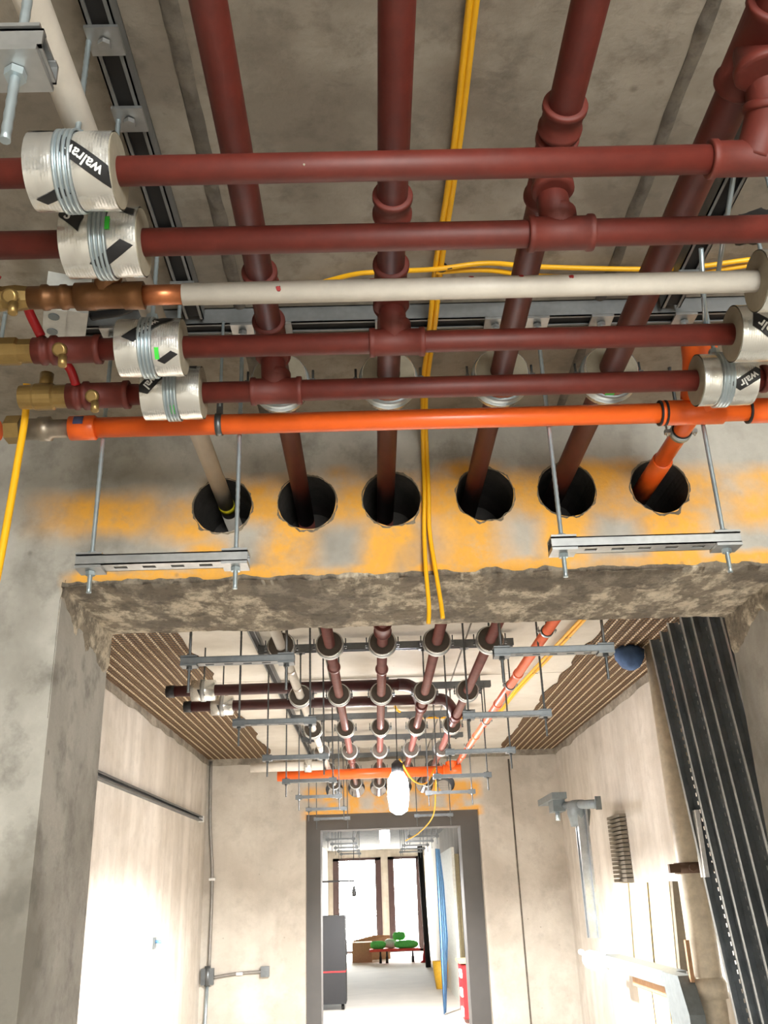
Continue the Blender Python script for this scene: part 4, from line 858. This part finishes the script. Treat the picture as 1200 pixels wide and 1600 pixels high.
T_.part('body', MB().box(-.92, -.47, 14.6, 15.1, -1.0, -.28), 'cabinet_black'); T_.part('body_lower', MB().box(-.92, -.47, 14.6, 15.1, -1.42, -1.02), 'cabinet_black'); T_.part('red_stripe', MB().box(-.92, -.468, 14.595, 15.1, -1.02, -1.0), 'red_handle')
for x in (-.88, -.52): T_.part('castor', MB().cyl((x - .02, 14.7, -1.46), (x + .02, 14.7, -1.46), .04, 12), 'black_rubber')
T_.part('handle', MB().box(-.46, -.445, 14.62, 14.64, -.8, -.6), 'black_rubber')
T_ = Thing('pendant_wire', 'black bar with a dangling lamp holder beyond the far doorway', 'lamp', (-.45, 14, .15))
T_.part('bar', MB().box(-.85, -.32, 13.98, 14.02, .165, .19), 'black_rubber'); T_.part('wire', MB().cyl((-.318, 14, .1), (-.305, 14, 1.15), .006, 6), 'black_rubber'); T_.part('lamp_holder', MB().lathe((-.317, 14, -.03), (0, 0, 1), [(0, .03), (.06, .034), (.12, .015), (.15, .01)], 10), 'black_rubber')
solo('blue_sheet', MB().add([(x + .02 * sin(i * 2.1), 15.6 - .3 * i, z) for i, x in enumerate((-1.34, -1.30, -1.26, -1.22)) for z in (-1.45, .35)] + [(x + .01 + .02 * sin(i * 2.1), 15.6 - .3 * i, z) for i, x in enumerate((-1.34, -1.30, -1.26, -1.22)) for z in (-1.45, .35)], [(i * 2, i * 2 + 1, i * 2 + 3, i * 2 + 2) for i in range(3)] + [(8 + i * 2, 8 + i * 2 + 2, 8 + i * 2 + 3, 8 + i * 2 + 1) for i in range(3)]), 'sheet_blue', 'blue plastic sheet hanging on the left behind the black cabinet', 'sheet', (-1.3, 15, -1.45))
mb = MB(); n = 14; vs = []
for i in range(n + 1):
    for (z, wdt) in ((-1.49, .02), (-.6, .05), (.1, .045), (.55, .03)): vs.append((.83 + wdt * 2.4 * (i / n), 13.6 + .03 * sin(i * 1.7) + .25 * i / n, z))
mb.add(vs, [(i * 4 + j, i * 4 + j + 1, i * 4 + j + 5, i * 4 + j + 4) for i in range(n) for j in range(3)], True); o_n = len(vs)
mb.add([(p[0] + .004, p[1] - .006, p[2]) for p in vs], [(i * 4 + j, i * 4 + j + 4, i * 4 + j + 5, i * 4 + j + 1) for i in range(n) for j in range(3)], True)
solo('blue_sheet', mb, 'sheet_blue', 'narrow crumpled blue sheet hanging at the right beyond the far doorway', 'sheet', (.9, 13.6, -1.42))
solo('plasterboard_sheet', MB().box(1.16, 1.20, 15.0, 17.6, -1.5, .62), 'sack_white', 'tall white panel leaning at the right beyond the far doorway', 'panel', (1.18, 16, -1.5))
solo('olive_post', MB().box(1.16, 1.22, 14.4, 14.5, -1.5, .50), 'olive', 'olive upright post beside the tall white panel', 'post', (1.2, 14.4, -1.5))
solo('black_post', MB().tube([(1.07, 22, -1.5), (1.03, 22, -.2), (1.00, 22, .95)], .06, 10), 'black_rubber', 'tall black leaning post in front of the right window', 'post', (1.0, 22, -1.5))
T_ = Thing('site_barrier', 'red, white and black crate stack at the right of the far doorway', 'crate', (1.15, 12.9, -1.5))
T_.part('crate_side', MB().box(1.03, 1.09, 12.7, 13.3, -1.45, -.86), 'red_handle')
for q in range(3): T_.part('white_block', MB().box(1.01, 1.03, 12.7, 12.95, -1.42 + q * .21, -1.33 + q * .21), 'label_white')
T_.part('crate_body', MB().box(1.09, 1.32, 12.72, 13.28, -1.42, -.84), 'black_rubber'); T_.part('crate_top', MB().box(1.0, 1.33, 12.68, 13.3, -.84, -.81), 'tan_wood')
solo('yellow_bucket', MB().lathe((1.04, 17.2, -1.5), (0, 0, 1), [(0, .09), (.25, .12), (.42, .14), (.42, .13)], 16), 'yellow_plastic', 'yellow plastic bag or bucket standing by the red crate stack', 'bucket', (1.04, 17.2, -1.5))
T_ = Thing('cardboard_box', 'large open cardboard box on the far floor', 'box', (-.4, 24.4, -1.5)); T_.part('box_body', MB().box(-.62, -.15, 24.2, 24.9, -1.5, -1.07), 'cardboard'); T_.part('flap', MB().add([(-.62, 24.9, -1.07), (.30, 25.2, -1.07), (.30, 25.2, -.97), (-.1, 25.1, -.95), (-.6, 24.9, -1.05), (.30, 25.2, -1.5), (-.62, 24.9, -1.5)], [(0, 1, 2, 3, 4), (6, 5, 1, 0)]), 'cardboard')
T_ = Thing('flat_trolley', 'red flat trolley carrying green sacks on the far floor', 'trolley', (.4, 23.8, -1.5)); T_.part('deck', MB().box(-.20, .98, 23.6, 24.2, -1.25, -1.20), 'trolley_red')
for x in (.05, .2, .8): T_.part('castor', MB().cyl((x - .03, 23.7, -1.43), (x + .03, 23.7, -1.43), .07, 12).box(x - .02, x + .02, 23.68, 23.72, -1.38, -1.25), 'black_rubber')
def sack(x, y, z, sx, sz, mat, lab):
    solo('sack', MB().lathe((x - sx / 2, y, z + sz / 2), (1, 0, 0), [(0, sz * .18), (sx * .06, sz * .38), (sx * .2, sz * .5), (sx * .5, sz * .53), (sx * .8, sz * .5), (sx * .94, sz * .38), (sx, sz * .18)], 14, True, True, .05), mat, lab, 'sack', (x, y, z), 'sacks on the red trolley')
sack(.0, 23.8, -1.20, .36, .17, 'sack_green', 'green sack at the left end of the red trolley'); sack(.30, 23.9, -1.20, .30, .2, 'sack_white', 'pale sack in the middle of the red trolley')
sack(.66, 23.7, -1.20, .56, .17, 'sack_green', 'long green sack at the right end of the red trolley'); sack(.50, 23.8, -1.03, .30, .18, 'sack_green', 'green sack lying on top of the other sacks')
solo('traffic_cone', MB().lathe((1.09, 23.5, -1.5), (0, 0, 1), [(0, .12), (.03, .12), (.04, .08), (.35, .03), (.5, .02)], 12), 'red_handle', 'small red cone standing right of the trolley', 'cone', (1.09, 23.5, -1.5))
